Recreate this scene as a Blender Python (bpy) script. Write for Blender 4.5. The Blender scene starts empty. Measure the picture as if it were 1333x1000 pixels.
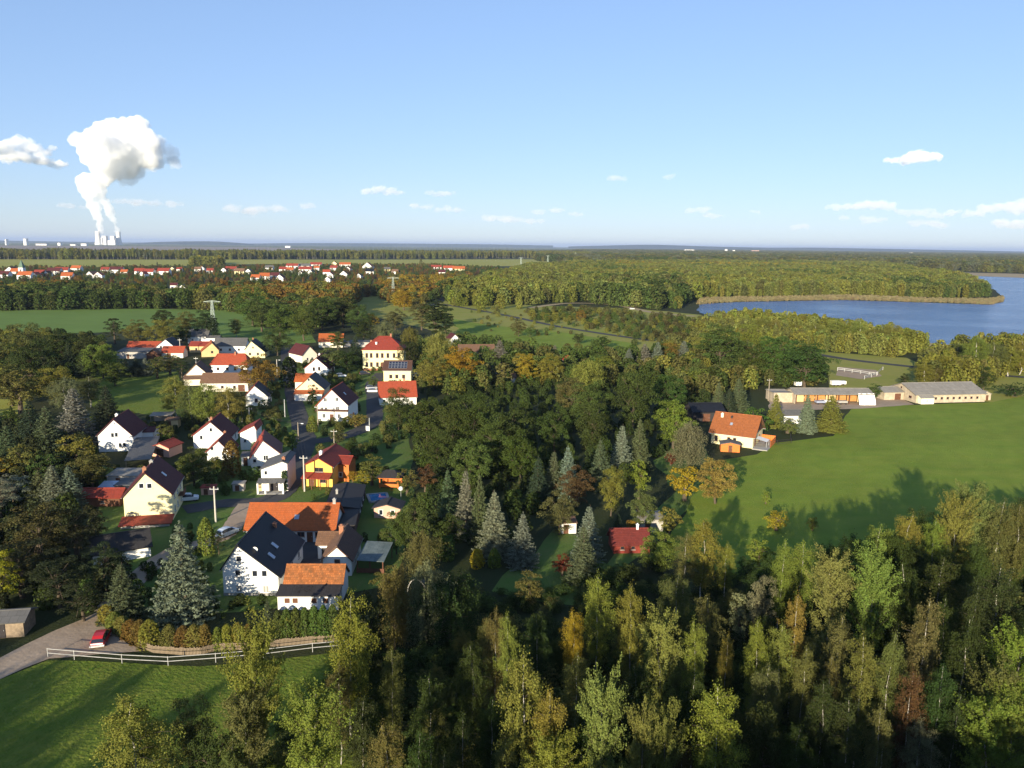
import bpy, bmesh, math, random
import numpy as np
from mathutils import Vector, Matrix
R = math.radians
C = bpy.context.scene.collection
scene = bpy.context.scene
rng = np.random.default_rng(7)
random.seed(7)

# ------------------------------------------------------------ camera, sky, sun, exposure
CAM_H, F_PX, PITCH, ROLL = 50.0, 1026.0, R(9.95), R(0.64)
cd = bpy.data.cameras.new('camera'); cam = bpy.data.objects.new('camera', cd); C.objects.link(cam)
cd.sensor_width = 36; cd.lens = F_PX / 1333 * 36; cd.clip_start = 0.5; cd.clip_end = 150000
CM = Matrix.Rotation(math.pi/2 - PITCH, 4, 'X') @ Matrix.Rotation(ROLL, 4, 'Z')
cam.matrix_world = Matrix.Translation((0, 0, CAM_H)) @ CM
scene.camera = cam
SUN_DIR = Vector((-0.3738, -0.9726, 0.2428)).normalized()      # towards the sun: low, behind the drone, a little left
SUN_EL = math.asin(SUN_DIR.z); SUN_AZ = math.atan2(SUN_DIR.x, SUN_DIR.y)
w = bpy.data.worlds.new('World'); scene.world = w; w.use_nodes = True
wn = w.node_tree.nodes; wl = w.node_tree.links
sky = wn.new('ShaderNodeTexSky'); sky.sky_type = 'NISHITA'; sky.sun_disc = False
sky.sun_elevation = SUN_EL; sky.sun_rotation = SUN_AZ
sky.altitude = 150; sky.air_density = 1.0; sky.dust_density = 0.0; sky.ozone_density = 3.0
wb = wn.new('ShaderNodeMix'); wb.data_type = 'RGBA'; wb.blend_type = 'MULTIPLY'; wb.inputs[0].default_value = 1; wb.inputs[7].default_value = (1.13, 1.30, 1.69, 1)   # camera white balance of the sky
sg = wn.new('ShaderNodeGamma'); sg.inputs[1].default_value = 0.55; wl.new(sky.outputs[0], sg.inputs[0]); wl.new(sg.outputs[0], wb.inputs[6]); wl.new(wb.outputs[2], wn['Background'].inputs[0]); wn['Background'].inputs[1].default_value = 0.12
sd = bpy.data.lights.new('sun', 'SUN'); sd.energy = 5.0; sd.angle = R(0.5); sd.color = (1.0, 0.89, 0.68)
so = bpy.data.objects.new('sun', sd); C.objects.link(so); so.rotation_euler = SUN_DIR.to_track_quat('Z', 'Y').to_euler()
so.location = (0, -50, 200)
vs = scene.view_settings
vs.view_transform = 'Standard'; vs.look = 'None'; vs.gamma = 1; vs.exposure = 0.95; vs.use_curve_mapping = False
cy = scene.cycles
cy.max_bounces = 40; cy.diffuse_bounces = 2; cy.glossy_bounces = 2; cy.transmission_bounces = 3; cy.transparent_max_bounces = 6
cy.volume_bounces = 40; cy.use_denoising = True; cy.caustics_reflective = False; cy.caustics_refractive = False

# ------------------------------------------------------------ picture position -> place on the ground
M3 = np.array(CM.to_3x3()); CO = np.array((0, 0, CAM_H))
def ray(px, py): return M3 @ np.array(((px - 666.5)/F_PX, (500 - py)/F_PX, -1.0))
def P(px, py, z=0.0):
    d = ray(px, py); t = (z - CAM_H)/d[2]; return CO + d*t
def proj(q):
    v = M3.T @ (np.array(q, float) - CO); return 666.5 + F_PX*v[0]/-v[2], 500 - F_PX*v[1]/-v[2]
def height_at(px, by, ty):
    a = P(px, by); d = ray(px, ty); t = math.hypot(a[0], a[1])/math.hypot(d[0], d[1]); return CAM_H + d[2]*t

# ------------------------------------------------------------ materials
MATS = {}
def ns(m): return m.node_tree.nodes, m.node_tree.links
def mat(key, col, rough=0.8, var=0.25, scale=1.5, bump=0.0, bscale=None, spec=0.3, metal=0.0, col2=None):
    if key in MATS: return MATS[key]
    m = bpy.data.materials.new(key); m.use_nodes = True; n, l = ns(m); b = n['Principled BSDF']
    b.inputs['Roughness'].default_value = rough; b.inputs['Specular IOR Level'].default_value = spec; b.inputs['Metallic'].default_value = metal
    tc = n.new('ShaderNodeTexCoord')
    nz = n.new('ShaderNodeTexNoise'); nz.inputs['Scale'].default_value = scale; nz.inputs['Detail'].default_value = 6; nz.inputs['Roughness'].default_value = 0.65
    l.new(tc.outputs['Object'], nz.inputs['Vector'])
    rp = n.new('ShaderNodeValToRGB'); rp.color_ramp.elements[0].position = 0.3; rp.color_ramp.elements[1].position = 0.7
    c2 = col2 or tuple(c*(1 - var) for c in col)
    rp.color_ramp.elements[0].color = (*c2, 1); rp.color_ramp.elements[1].color = (*(col if col2 else tuple(min(1, c*(1 + var*.5)) for c in col)), 1)
    l.new(nz.outputs[0], rp.inputs[0]); l.new(rp.outputs[0], b.inputs['Base Color'])
    if bump:
        bp = n.new('ShaderNodeBump'); bp.inputs['Strength'].default_value = bump; bp.inputs['Distance'].default_value = 0.2
        n2 = n.new('ShaderNodeTexNoise'); n2.inputs['Scale'].default_value = bscale or scale*4; n2.inputs['Detail'].default_value = 5
        l.new(tc.outputs['Object'], n2.inputs['Vector']); l.new(n2.outputs[0], bp.inputs['Height']); l.new(bp.outputs[0], b.inputs['Normal'])
    MATS[key] = m; return m

def ground_mat(key, cols, scales=(0.01, 0.12, 1.6), bump=0.5, bdist=0.25, rough=0.95, stretch=(1, 1)):
    """three colours blended by noise of three sizes"""
    m = bpy.data.materials.new(key); m.use_nodes = True; n, l = ns(m); b = n['Principled BSDF']
    b.inputs['Roughness'].default_value = rough; b.inputs['Specular IOR Level'].default_value = 0.1
    tc0 = n.new('ShaderNodeTexCoord'); prev = None; mp = n.new('ShaderNodeMapping'); mp.inputs['Scale'].default_value = (stretch[0], stretch[1], 1); mp.inputs['Rotation'].default_value = (0, 0, .12); l.new(tc0.outputs['Object'], mp.inputs[0]); tc = {}; 
    class _T: outputs = {'Object': mp.outputs[0]}
    tc = _T
    for i, s in enumerate(scales):
        nz = n.new('ShaderNodeTexNoise'); nz.inputs['Scale'].default_value = s; nz.inputs['Detail'].default_value = 5; nz.inputs['Roughness'].default_value = 0.6
        l.new(tc.outputs['Object'], nz.inputs['Vector'])
        rp = n.new('ShaderNodeValToRGB'); rp.color_ramp.elements[0].position = 0.36; rp.color_ramp.elements[1].position = 0.64
        l.new(nz.outputs[0], rp.inputs[0])
        if i == 0:
            rp.color_ramp.elements[0].color = (*cols[0], 1); rp.color_ramp.elements[1].color = (*cols[1], 1); prev = rp.outputs[0]
        else:
            mx = n.new('ShaderNodeMix'); mx.data_type = 'RGBA'
            rp.color_ramp.elements[0].color = (0, 0, 0, 1); rp.color_ramp.elements[1].color = (.55, .55, .55, 1)
            l.new(rp.outputs[0], mx.inputs[0]); l.new(prev, mx.inputs[6]); mx.inputs[7].default_value = (*cols[(i + 1) % len(cols)], 1); prev = mx.outputs[2]
    l.new(prev, b.inputs['Base Color'])
    if bump:
        bp = n.new('ShaderNodeBump'); bp.inputs['Strength'].default_value = bump; bp.inputs['Distance'].default_value = bdist
        n2 = n.new('ShaderNodeTexNoise'); n2.inputs['Scale'].default_value = 2.2; n2.inputs['Detail'].default_value = 6
        l.new(tc.outputs['Object'], n2.inputs['Vector']); l.new(n2.outputs[0], bp.inputs['Height']); l.new(bp.outputs[0], b.inputs['Normal'])
    return m

def swaths(m, period, amount, angle):
    n, l = ns(m); b = n['Principled BSDF']; old = b.inputs['Base Color'].links[0].from_socket
    tc = n.new('ShaderNodeTexCoord'); mp = n.new('ShaderNodeMapping'); mp.inputs['Rotation'].default_value = (0, 0, angle); l.new(tc.outputs['Object'], mp.inputs[0])
    wv = n.new('ShaderNodeTexWave'); wv.inputs['Scale'].default_value = 1/period*3.14/10; wv.inputs['Distortion'].default_value = 9; wv.inputs['Detail'].default_value = 4; wv.inputs['Detail Scale'].default_value = 2.0; l.new(mp.outputs[0], wv.inputs[0])
    nz = n.new('ShaderNodeTexNoise'); nz.inputs['Scale'].default_value = .035; nz.inputs['Detail'].default_value = 7; l.new(mp.outputs[0], nz.inputs['Vector'])
    ad = n.new('ShaderNodeMath'); ad.operation = 'MULTIPLY_ADD'; l.new(wv.outputs['Fac'], ad.inputs[0]); ad.inputs[1].default_value = .16; l.new(nz.outputs[0], ad.inputs[2])
    mr = n.new('ShaderNodeMapRange'); mr.inputs[1].default_value = .35; mr.inputs[2].default_value = 1.05; mr.inputs[3].default_value = 1 - amount; mr.inputs[4].default_value = 1 + amount; l.new(ad.outputs[0], mr.inputs[0])
    hs = n.new('ShaderNodeHueSaturation'); l.new(old, hs.inputs['Color']); l.new(mr.outputs[0], hs.inputs['Value']); l.new(hs.outputs[0], b.inputs['Base Color'])
def roof_mat(key, col, tile=(0.3, 0.36), var=0.25, rough=0.75, dirt=0.35, dirtcol=None):
    if key in MATS: return MATS[key]
    m = bpy.data.materials.new(key); m.use_nodes = True; n, l = ns(m); b = n['Principled BSDF']
    b.inputs['Roughness'].default_value = rough; b.inputs['Specular IOR Level'].default_value = 0.25
    uv = n.new('ShaderNodeUVMap')
    br = n.new('ShaderNodeTexBrick'); br.inputs['Scale'].default_value = 1.0
    br.inputs['Brick Width'].default_value = tile[0]; br.inputs['Row Height'].default_value = tile[1]; br.inputs['Mortar Size'].default_value = 0.02
    br.inputs['Color1'].default_value = (*col, 1); br.inputs['Color2'].default_value = (*[c*(1 - var) for c in col], 1); br.inputs['Mortar'].default_value = (*[c*.55 for c in col], 1)
    l.new(uv.outputs[0], br.inputs['Vector'])
    nz = n.new('ShaderNodeTexNoise'); nz.inputs['Scale'].default_value = 0.7; nz.inputs['Detail'].default_value = 8; nz.inputs['Roughness'].default_value = 0.75
    l.new(uv.outputs[0], nz.inputs['Vector'])
    rp = n.new('ShaderNodeValToRGB'); rp.color_ramp.elements[0].position = 0.42; rp.color_ramp.elements[1].position = 0.68
    rp.color_ramp.elements[0].color = (0, 0, 0, 1); rp.color_ramp.elements[1].color = (dirt,)*3 + (1,)
    l.new(nz.outputs[0], rp.inputs[0])
    mx = n.new('ShaderNodeMix'); mx.data_type = 'RGBA'; l.new(rp.outputs[0], mx.inputs[0]); l.new(br.outputs[0], mx.inputs[6])
    mx.inputs[7].default_value = (*(dirtcol or [c*.45 + .01 for c in col]), 1); l.new(mx.outputs[2], b.inputs['Base Color'])
    bp = n.new('ShaderNodeBump'); bp.inputs['Strength'].default_value = 0.5; bp.inputs['Distance'].default_value = 0.05
    l.new(br.outputs['Fac'], bp.inputs['Height']); bp.invert = True; l.new(bp.outputs[0], b.inputs['Normal'])
    MATS[key] = m; return m

def foliage_mat():
    m = bpy.data.materials.new('foliage'); m.use_nodes = True; n, l = ns(m); n.remove(n['Principled BSDF'])
    at = n.new('ShaderNodeAttribute'); at.attribute_type = 'INSTANCER'; at.attribute_name = 'tint'
    va = n.new('ShaderNodeAttribute'); va.attribute_type = 'GEOMETRY'; va.attribute_name = 'var'
    hs = n.new('ShaderNodeHueSaturation'); l.new(at.outputs['Color'], hs.inputs['Color'])
    mr = n.new('ShaderNodeMapRange'); mr.inputs[3].default_value = 0.62; mr.inputs[4].default_value = 1.45; l.new(va.outputs['Fac'], mr.inputs[0]); l.new(mr.outputs[0], hs.inputs['Value'])
    oi = n.new('ShaderNodeAttribute'); oi.attribute_type = 'GEOMETRY'; oi.attribute_name = 'hue'
    mr2 = n.new('ShaderNodeMapRange'); mr2.inputs[3].default_value = 0.495; mr2.inputs[4].default_value = 0.53; l.new(oi.outputs['Fac'], mr2.inputs[0]); l.new(mr2.outputs[0], hs.inputs['Hue'])
    d = n.new('ShaderNodeBsdfDiffuse'); t = n.new('ShaderNodeBsdfTranslucent'); mx = n.new('ShaderNodeMixShader'); mx.inputs[0].default_value = 0.28
    l.new(hs.outputs[0], d.inputs[0]); l.new(hs.outputs[0], t.inputs[0]); l.new(d.outputs[0], mx.inputs[1]); l.new(t.outputs[0], mx.inputs[2])
    l.new(mx.outputs[0], n['Material Output'].inputs[0]); return m
FOL = foliage_mat()
BARK = mat('bark', (.10, .075, .05), .95, .4, 3, .4)
TWIG = mat('twig_bark', (.075, .06, .045), .95, .3, 3)
BIRCHBARK = mat('birch_bark', (.62, .58, .50), .8, col2=(.10, .09, .08), scale=2.2)
WHITE = mat('white_render', (.80, .78, .73), .85, .06, .6, .05, 20)
CREAM = mat('cream_render', (.80, .71, .40), .85, .06, .6, .05, 20)
PALE = mat('pale_cream_render', (.80, .74, .58), .85, .06, .6)
YELLOW = mat('yellow_orange_render', (.85, .48, .10), .8, .05, .6)
OCHRE = mat('ochre_render', (.62, .45, .22), .85, .12, .6)
PINK = mat('pink_render', (.62, .36, .26), .8, .08, .6)
GREYW = mat('grey_render', (.42, .39, .35), .9, .2, .6)
LILAC = mat('lilac_render', (.55, .43, .42), .85, .1, .6)
WOODB = mat('brown_boards', (.13, .055, .03), .8, .3, 2)
WOODO = mat('orange_boards', (.62, .17, .035), .75, .2, 2)
WOODG = mat('weathered_boards', (.28, .21, .14), .9, .4, 2)
STONE = mat('ochre_block_wall', (.46, .38, .27), .95, .3, .8, .4, 3)
FRAME = mat('white_window_frame', (.78, .77, .74), .5, .03)
FRAMED = mat('brown_window_frame', (.16, .07, .04), .5, .1)
GLASS = mat('window_glass', (.018, .022, .03), .08, .2, 3, spec=.6)
BLIND = mat('grey_shutter', (.30, .28, .25), .7, .15, 6)
BRICK = mat('chimney_brick', (.36, .16, .09), .9, .3, 6)
METAL = mat('galvanised_metal', (.45, .46, .46), .45, .2, 3, metal=.6)
CONC = mat('concrete', (.36, .34, .31), .9, .2, 1)
TARP = mat('white_tarpaulin', (.82, .80, .76), .6, .06, .7, .3, 1.5)
DARKP = mat('dark_boards', (.035, .03, .03), .8, .3, 2)
RMAROON = roof_mat('maroon_tiles', (.10, .022, .022))
RRED = roof_mat('red_tiles', (.30, .05, .03))
RBRIGHT = roof_mat('bright_red_tiles', (.42, .078, .034), dirt=.4, dirtcol=(.26, .07, .04))
RORANGE = roof_mat('orange_tiles', (.46, .115, .03), dirt=.5, dirtcol=(.30, .10, .04))
RCHALET = roof_mat('brownish_orange_tiles', (.38, .125, .04), dirt=.4)
RMOTTLE = roof_mat('mottled_orange_tiles', (.50, .17, .05), dirt=.75, dirtcol=(.13, .075, .035), var=.5)
RBLACK = roof_mat('black_tiles', (.014, .015, .02), rough=.6, dirt=.2)
RBROWN = roof_mat('brown_tiles', (.12, .06, .04), dirt=.4)
RTAN = roof_mat('tan_tiles', (.22, .12, .07), dirt=.45)
RGREY = roof_mat('grey_sheets', (.12, .115, .11), (1.0, 1.2), .15, dirt=.4)
RASB = roof_mat('pale_corrugated_sheets', (.27, .245, .21), (1.1, 2.4), .15, dirt=.5, dirtcol=(.14, .125, .1))
RFELT = roof_mat('dark_felt', (.035, .032, .032), (1.0, 4), .2, dirt=.4)
RGREEN = roof_mat('greenish_sheets', (.10, .13, .13), (.8, 3), .2, dirt=.4, dirtcol=(.3, .33, .32))
SOLAR = mat('solar_cell', (.02, .025, .045), .2, .1, 3, spec=.7)

# ------------------------------------------------------------ mesh helpers
class MB:
    def __init__(s): s.v = []; s.f = []; s.uv = []; s.m = []
    def face(s, pts, uv=None, mi=0):
        k = len(s.v); s.v += [tuple(p) for p in pts]; s.f.append(tuple(range(k, k + len(pts)))); s.uv += list(uv) if uv else [(p[0], p[2] if len(p) > 2 else 0) for p in pts]; s.m.append(mi)
    def box(s, x0, x1, y0, y1, z0, z1, mi=0):
        c = [(x, y, z) for z in (z0, z1) for y in (y0, y1) for x in (x0, x1)]
        for q in ((0, 2, 3, 1), (4, 5, 7, 6), (0, 1, 5, 4), (2, 6, 7, 3), (0, 4, 6, 2), (1, 3, 7, 5)): s.face([c[i] for i in q], mi=mi)
        return s
    def bar(s, a, b, wd, ht=None, mi=0):
        a = np.array(a, float); b = np.array(b, float); d = b - a; d /= max(1e-9, np.linalg.norm(d))
        u = np.cross(d, (0, 0, 1)); u = np.array((1., 0, 0)) if np.linalg.norm(u) < 1e-3 else u/np.linalg.norm(u); v = np.cross(u, d); ht = ht or wd
        q = [(-1, -1), (1, -1), (1, 1), (-1, 1)]; A = [a + u*i*wd/2 + v*j*ht/2 for i, j in q]; B = [b + u*i*wd/2 + v*j*ht/2 for i, j in q]
        s.face(A[::-1], mi=mi); s.face(B, mi=mi)
        for i in range(4): s.face([A[i], A[(i + 1) % 4], B[(i + 1) % 4], B[i]], mi=mi)
        return s
    def tube(s, pts, rad, n=6, mi=0):
        rings = []
        for i, p in enumerate(pts):
            p = np.array(p, float); d = np.array(pts[min(i + 1, len(pts) - 1)], float) - np.array(pts[max(i - 1, 0)], float); d /= max(1e-9, np.linalg.norm(d))
            u = np.cross(d, (0.31, 0.95, 0.02)); u /= max(1e-9, np.linalg.norm(u)); v = np.cross(d, u)
            rings.append([p + rad[i]*(u*math.cos(2*math.pi*k/n) + v*math.sin(2*math.pi*k/n)) for k in range(n)])
        for i in range(len(rings) - 1):
            for k in range(n): s.face([rings[i][k], rings[i][(k + 1) % n], rings[i + 1][(k + 1) % n], rings[i + 1][k]], mi=mi)
        s.face(rings[-1], mi=mi); return s
    def mesh(s, name, mats, smooth=False):
        me = bpy.data.meshes.new(name); me.from_pydata(s.v, [], s.f)
        ul = me.uv_layers.new(name='UVMap'); ul.data.foreach_set('uv', np.array(s.uv, np.float32).ravel())
        for m in (mats if isinstance(mats, (list, tuple)) else [mats]): me.materials.append(m)
        me.polygons.foreach_set('material_index', np.array(s.m, np.int32))
        if smooth: me.polygons.foreach_set('use_smooth', np.ones(len(s.f), bool))
        me.update(); return me
    def build(s, name, mats, parent=None, loc=(0, 0, 0), smooth=False): return link(name, s.mesh(name, mats, smooth), parent, loc)
def link(name, data, parent=None, loc=(0, 0, 0), rz=0.0):
    o = bpy.data.objects.new(name, data); C.objects.link(o); o.parent = parent; o.location = loc; o.rotation_euler = (0, 0, rz); return o
def tag(o, label, cat, group=None, kind=None):
    o['label'] = label; o['category'] = cat
    if group: o['group'] = group
    if kind: o['kind'] = kind
    return o
def thing(name, label, cat, loc=(0, 0, 0), rz=0.0, group=None): return tag(link(name, None, None, loc, rz), label, cat, group)
def struct(o, label=None, cat=None):
    o['kind'] = 'structure'
    if label: o['label'] = label
    if cat: o['category'] = cat
    return o
def stuff(o, label, cat): o['kind'] = 'stuff'; o['label'] = label; o['category'] = cat; return o

# ------------------------------------------------------------ ground, roads, water
GREENS = ((.030, .048, .014), (.045, .062, .018), (.060, .060, .022))
def sheet(name, pts, z, m, label=None, cat=None):
    me = bpy.data.meshes.new(name); me.from_pydata([(p[0], p[1], z) for p in pts], [], [tuple(range(len(pts)))]); me.materials.append(m); me.update()
    bm = bmesh.new(); bm.from_mesh(me); bmesh.ops.triangulate(bm, faces=bm.faces[:]); 
    for f in bm.faces:
        if f.normal.z < 0: f.normal_flip()
    bm.to_mesh(me); bm.free(); return struct(link(name, me), label, cat)
def px_poly(pts): return [P(*p)[:2] for p in pts]
def wobble(pts, step, amp, seed):
    """subdivide an outline and push it in and out a little so that the border is not ruler straight"""
    r = random.Random(seed); out = []
    for i, a in enumerate(pts):
        b = pts[(i + 1) % len(pts)]; a = np.array(a); b = np.array(b); n = max(1, min(60, int(np.linalg.norm(b - a)/step)))
        for k in range(n): out.append(a + (b - a)*k/n + np.array((r.uniform(-amp, amp), r.uniform(-amp, amp)))*(k > 0))
    return out
def ribbon(name, pts, wd, z, m, label=None, cat=None, px=True):
    q = [np.array(P(*p)[:2]) if px else np.array(p, float) for p in pts]; fine = []
    for i in range(len(q) - 1):
        p0 = q[max(0, i - 1)]; p1 = q[i]; p2 = q[i + 1]; p3 = q[min(len(q) - 1, i + 2)]
        for k in range(8):
            t = k/8; fine.append(.5*((2*p1) + (p2 - p0)*t + (2*p0 - 5*p1 + 4*p2 - p3)*t*t + (3*p1 - p0 - 3*p2 + p3)*t**3))
    fine.append(q[-1]); b = MB(); L = []; r = random.Random(len(pts))
    for i, p in enumerate(fine):
        d = fine[min(i + 1, len(fine) - 1)] - fine[max(i - 1, 0)]; d = d/max(1e-6, np.linalg.norm(d)); nn = np.array((-d[1], d[0])); e = wd/2*(1 + r.uniform(-.06, .06)); L.append((p + nn*e, p - nn*e))
    for i in range(len(L) - 1): b.face([(*L[i][1], z), (*L[i + 1][1], z), (*L[i + 1][0], z), (*L[i][0], z)])
    return struct(b.build(name, m), label, cat)

big = MB(); xs = [-60000, -9000, -2500, 0, 2500, 9000, 60000]; ys = [-400, 400, 1500, 5000, 14000, 90000]
for i in range(len(xs) - 1):
    for j in range(len(ys) - 1): big.face([(xs[i], ys[j], 0), (xs[i + 1], ys[j], 0), (xs[i + 1], ys[j + 1], 0), (xs[i], ys[j + 1], 0)])
struct(big.build('ground', ground_mat('wooded_ground', ((.028, .038, .013), (.040, .050, .018), (.055, .048, .022)), (.004, .03, .5))))
MEADOW = ground_mat('meadow_grass', ((.145, .215, .024), (.18, .24, .030), (.25, .26, .040)), (.02, .09, .9), .6, stretch=(1, 2.6))
swaths(MEADOW, 7, .17, .5)
PADDOCK = ground_mat('paddock_grass', ((.105, .15, .018), (.135, .17, .024), (.18, .17, .032)), (.05, .3, 1.5), .8)
CROP = ground_mat('crop', ((.125, .20, .042), (.14, .215, .046), (.14, .19, .04)), (.01, .05, .6), .2)
swaths(CROP, 9, .14, 1.3)
DRY = ground_mat('dry_grass', ((.30, .29, .055), (.36, .31, .09), (.24, .26, .05)), (.006, .03, .4), .4)
ROUGHG = ground_mat('rough_grass', ((.20, .225, .036), (.27, .25, .06), (.33, .26, .09)), (.012, .05, .5), .5)
GARDEN = ground_mat('garden_grass', ((.08, .14, .025), (.10, .15, .035), (.14, .14, .05)), (.03, .2, 1.2), .5)
ASPH = ground_mat('asphalt', ((.055, .055, .058), (.075, .073, .072), (.095, .09, .085)), (.08, .5, 3), .15, .03)
DIRT = ground_mat('trodden_earth', ((.34, .255, .18), (.43, .33, .24), (.25, .185, .125)), (.09, .5, 2.5), .5, .1)
SAND = ground_mat('sandy_shore', ((.34, .26, .15), (.40, .32, .2), (.26, .2, .11)), (.02, .1, .8), .4)
PIT = ground_mat('bare_mining_land', ((.27, .21, .17), (.34, .28, .22), (.19, .17, .13)), (.0006, .002, .01), 0)
FARF = ground_mat('far_fields', ((.12, .14, .05), (.22, .19, .11), (.09, .11, .05)), (.0008, .002, .012), 0)

sheet('far_field', [(-30000, 3200), (30000, 3200), (50000, 60000), (-50000, 60000)], .03, FARF)
sheet('mining_land', px_poly([(-300, 323.5), (-300, 317.5), (340, 322), (480, 326), (330, 327.5), (60, 325.5)]), .08, PIT)
sheet('far_meadow', px_poly([(-200, 352), (-200, 337), (150, 338), (500, 338), (740, 337.5), (700, 346), (560, 348), (480, 344), (330, 344), (260, 346)]), .06, DRY)
sheet('crop_field', px_poly([(-120, 440), (-120, 405), (100, 403), (195, 402), (300, 404), (330, 410), (345, 428), (400, 428), (412, 446), (330, 452), (290, 440), (220, 428), (130, 433), (40, 436)]), .05, CROP)
sheet('garden_meadow', wobble(px_poly([(95, 490), (232, 484), (240, 540), (190, 540), (120, 530)]), 6, .6, 1), .05, PADDOCK)
sheet('dry_field', px_poly([(-80, 542), (-80, 520), (28, 520), (45, 532), (20, 542)]), .05, DRY)
sheet('rough_meadow', wobble(px_poly([(440, 402), (460, 384), (520, 384), (570, 380), (600, 392), (700, 398), (830, 402), (912, 410), (930, 440), (820, 472), (700, 470), (600, 450), (560, 430), (500, 415)]), 15, 2.5, 2), .05, ROUGHG)
sheet('mown_strip', wobble(px_poly([(590, 415), (640, 424), (740, 434), (830, 448), (800, 466), (700, 460), (600, 440)]), 12, 2, 12), .09, MEADOW)
sheet('farm_grass', wobble(px_poly([(1070, 458), (1180, 466), (1200, 474), (1400, 486), (1400, 512), (1290, 524), (1150, 506), (1080, 506)]), 10, 1, 3), .05, ROUGHG)
sheet('large_meadow', wobble(px_poly([(860, 720), (885, 680), (905, 640), (935, 600), (985, 592), (1008, 577), (1085, 568), (1098, 546), (1108, 533), (1140, 529), (1290, 524), (1340, 515), (1600, 500), (1900, 640), (1500, 800), (1000, 770)]), 5, .5, 4), .06, MEADOW)
sheet('paddock', wobble([P(62, 860)[:2], P(260, 868)[:2], P(437, 850)[:2], P(540, 850)[:2], (-6, 60), (-10, 10), (-110, 10), (-110, 60), P(-60, 905)[:2], P(0, 885)[:2]], 4, .25, 5), .04, PADDOCK)
sheet('dirt_road', wobble(px_poly([(-350, 1010), (-350, 930), (-60, 880), (0, 857), (70, 822), (130, 796), (142, 786), (152, 790), (148, 800), (146, 815), (165, 838), (190, 848), (130, 852), (64, 858), (0, 885)]), 2.5, .25, 6), .07, DIRT)
ribbon('lane', [(140, 796), (160, 772), (196, 738), (232, 716), (272, 706), (296, 694), (312, 672), (322, 656)], 3.6, .1, DIRT)
sheet('garden_ground', wobble(px_poly([(230, 640), (300, 600), (310, 540), (380, 480), (540, 470), (530, 560), (540, 640), (520, 760), (380, 790), (240, 800), (140, 780), (120, 600)]), 6, .8, 7), .03, GARDEN)
sheet('sunny_glade', wobble(px_poly([(640, 770), (720, 690), (760, 700), (790, 735), (880, 640), (850, 600), (905, 560), (930, 600), (900, 660), (860, 700), (760, 790)]), 5, .8, 8), .035, GARDEN)
ribbon('village_street', [(372, 452), (376, 480), (383, 520), (393, 556), (398, 574), (386, 606), (368, 640), (340, 653), (290, 656), (240, 664)], 5.2, .09, ASPH)
ribbon('side_street', [(399, 576), (432, 572), (463, 563), (486, 548), (487, 520), (485, 500), (498, 486)], 5.0, .12, ASPH)
ribbon('courtyard', [(398, 742), (398, 700)], 8.5, .08, ASPH)
ribbon('lake_path', [(575, 396), (610, 402), (660, 411), (720, 424), (780, 434), (850, 444)], 5, .14, ASPH)
ribbon('sandy_track', [(690, 401), (740, 395), (800, 397), (850, 407), (905, 412)], 7, .11, SAND)
ribbon('farm_road', [(1060, 461), (1110, 469), (1190, 478), (1290, 488), (1450, 500)], 5.5, .11, ASPH)
ribbon('field_track', [(560, 398), (580, 388), (600, 372), (612, 362)], 7, .11, ASPH)
sheet('farm_yard', wobble(px_poly([(1003, 535), (1000, 522), (1100, 505), (1145, 507), (1190, 527), (1140, 531), (1100, 533)]), 4, .4, 9), .08, DIRT)
sheet('riding_ground', px_poly([(1088, 489), (1092, 478), (1140, 482), (1148, 490), (1120, 494)]), .1, DIRT)

def lake_mat():
    m = bpy.data.materials.new('lake_water'); m.use_nodes = True; n, l = ns(m); b = n['Principled BSDF']
    b.inputs['Base Color'].default_value = (.015, .075, .22, 1); b.inputs['Roughness'].default_value = .18; b.inputs['IOR'].default_value = 1.33
    tc = n.new('ShaderNodeTexCoord'); nz = n.new('ShaderNodeTexNoise'); nz.inputs['Scale'].default_value = .55; nz.inputs['Detail'].default_value = 6
    mp = n.new('ShaderNodeMapping'); mp.inputs['Scale'].default_value = (1, 1.8, 1); l.new(tc.outputs['Object'], mp.inputs[0]); l.new(mp.outputs[0], nz.inputs['Vector'])
    n2 = n.new('ShaderNodeTexNoise'); n2.inputs['Scale'].default_value = .012; n2.inputs['Detail'].default_value = 4; l.new(mp.outputs[0], n2.inputs['Vector'])
    mr = n.new('ShaderNodeMapRange'); mr.inputs[1].default_value = .35; mr.inputs[2].default_value = .65; mr.inputs[3].default_value = .25; mr.inputs[4].default_value = 1.0; l.new(n2.outputs[0], mr.inputs[0])
    bp = n.new('ShaderNodeBump'); bp.inputs['Distance'].default_value = 1.3; l.new(nz.outputs[0], bp.inputs['Height']); l.new(mr.outputs[0], bp.inputs['Strength']); l.new(bp.outputs[0], b.inputs['Normal'])
    return m
lake_px = [(906, 404), (912, 396), (960, 393.5), (1040, 392), (1100, 391), (1200, 394), (1290, 397), (1306, 393), (1306, 388), (1296, 378), (1270, 368), (1232, 360), (1218, 356.5), (1260, 357), (1340, 361.5), (1600, 366), (1900, 420), (1600, 460), (1340, 457), (1290, 451), (1262, 450), (1235, 449), (1200, 446), (1150, 437), (1080, 428), (1020, 418), (960, 416), (920, 411)]
sheet('lake', wobble(px_poly(lake_px), 12, 1.6, 10), .16, lake_mat())
sheet('sandy_shore', wobble(px_poly([(1195, 449), (1205, 443), (1236, 446), (1262, 448), (1262, 453), (1235, 455)]), 5, .5, 11), .13, SAND)
struct(sheet('far_shore', px_poly([(1215, 357.5), (1215, 354.5), (1260, 355), (1500, 361), (1500, 363.5), (1340, 362.2)]), .19, SAND))

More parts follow.
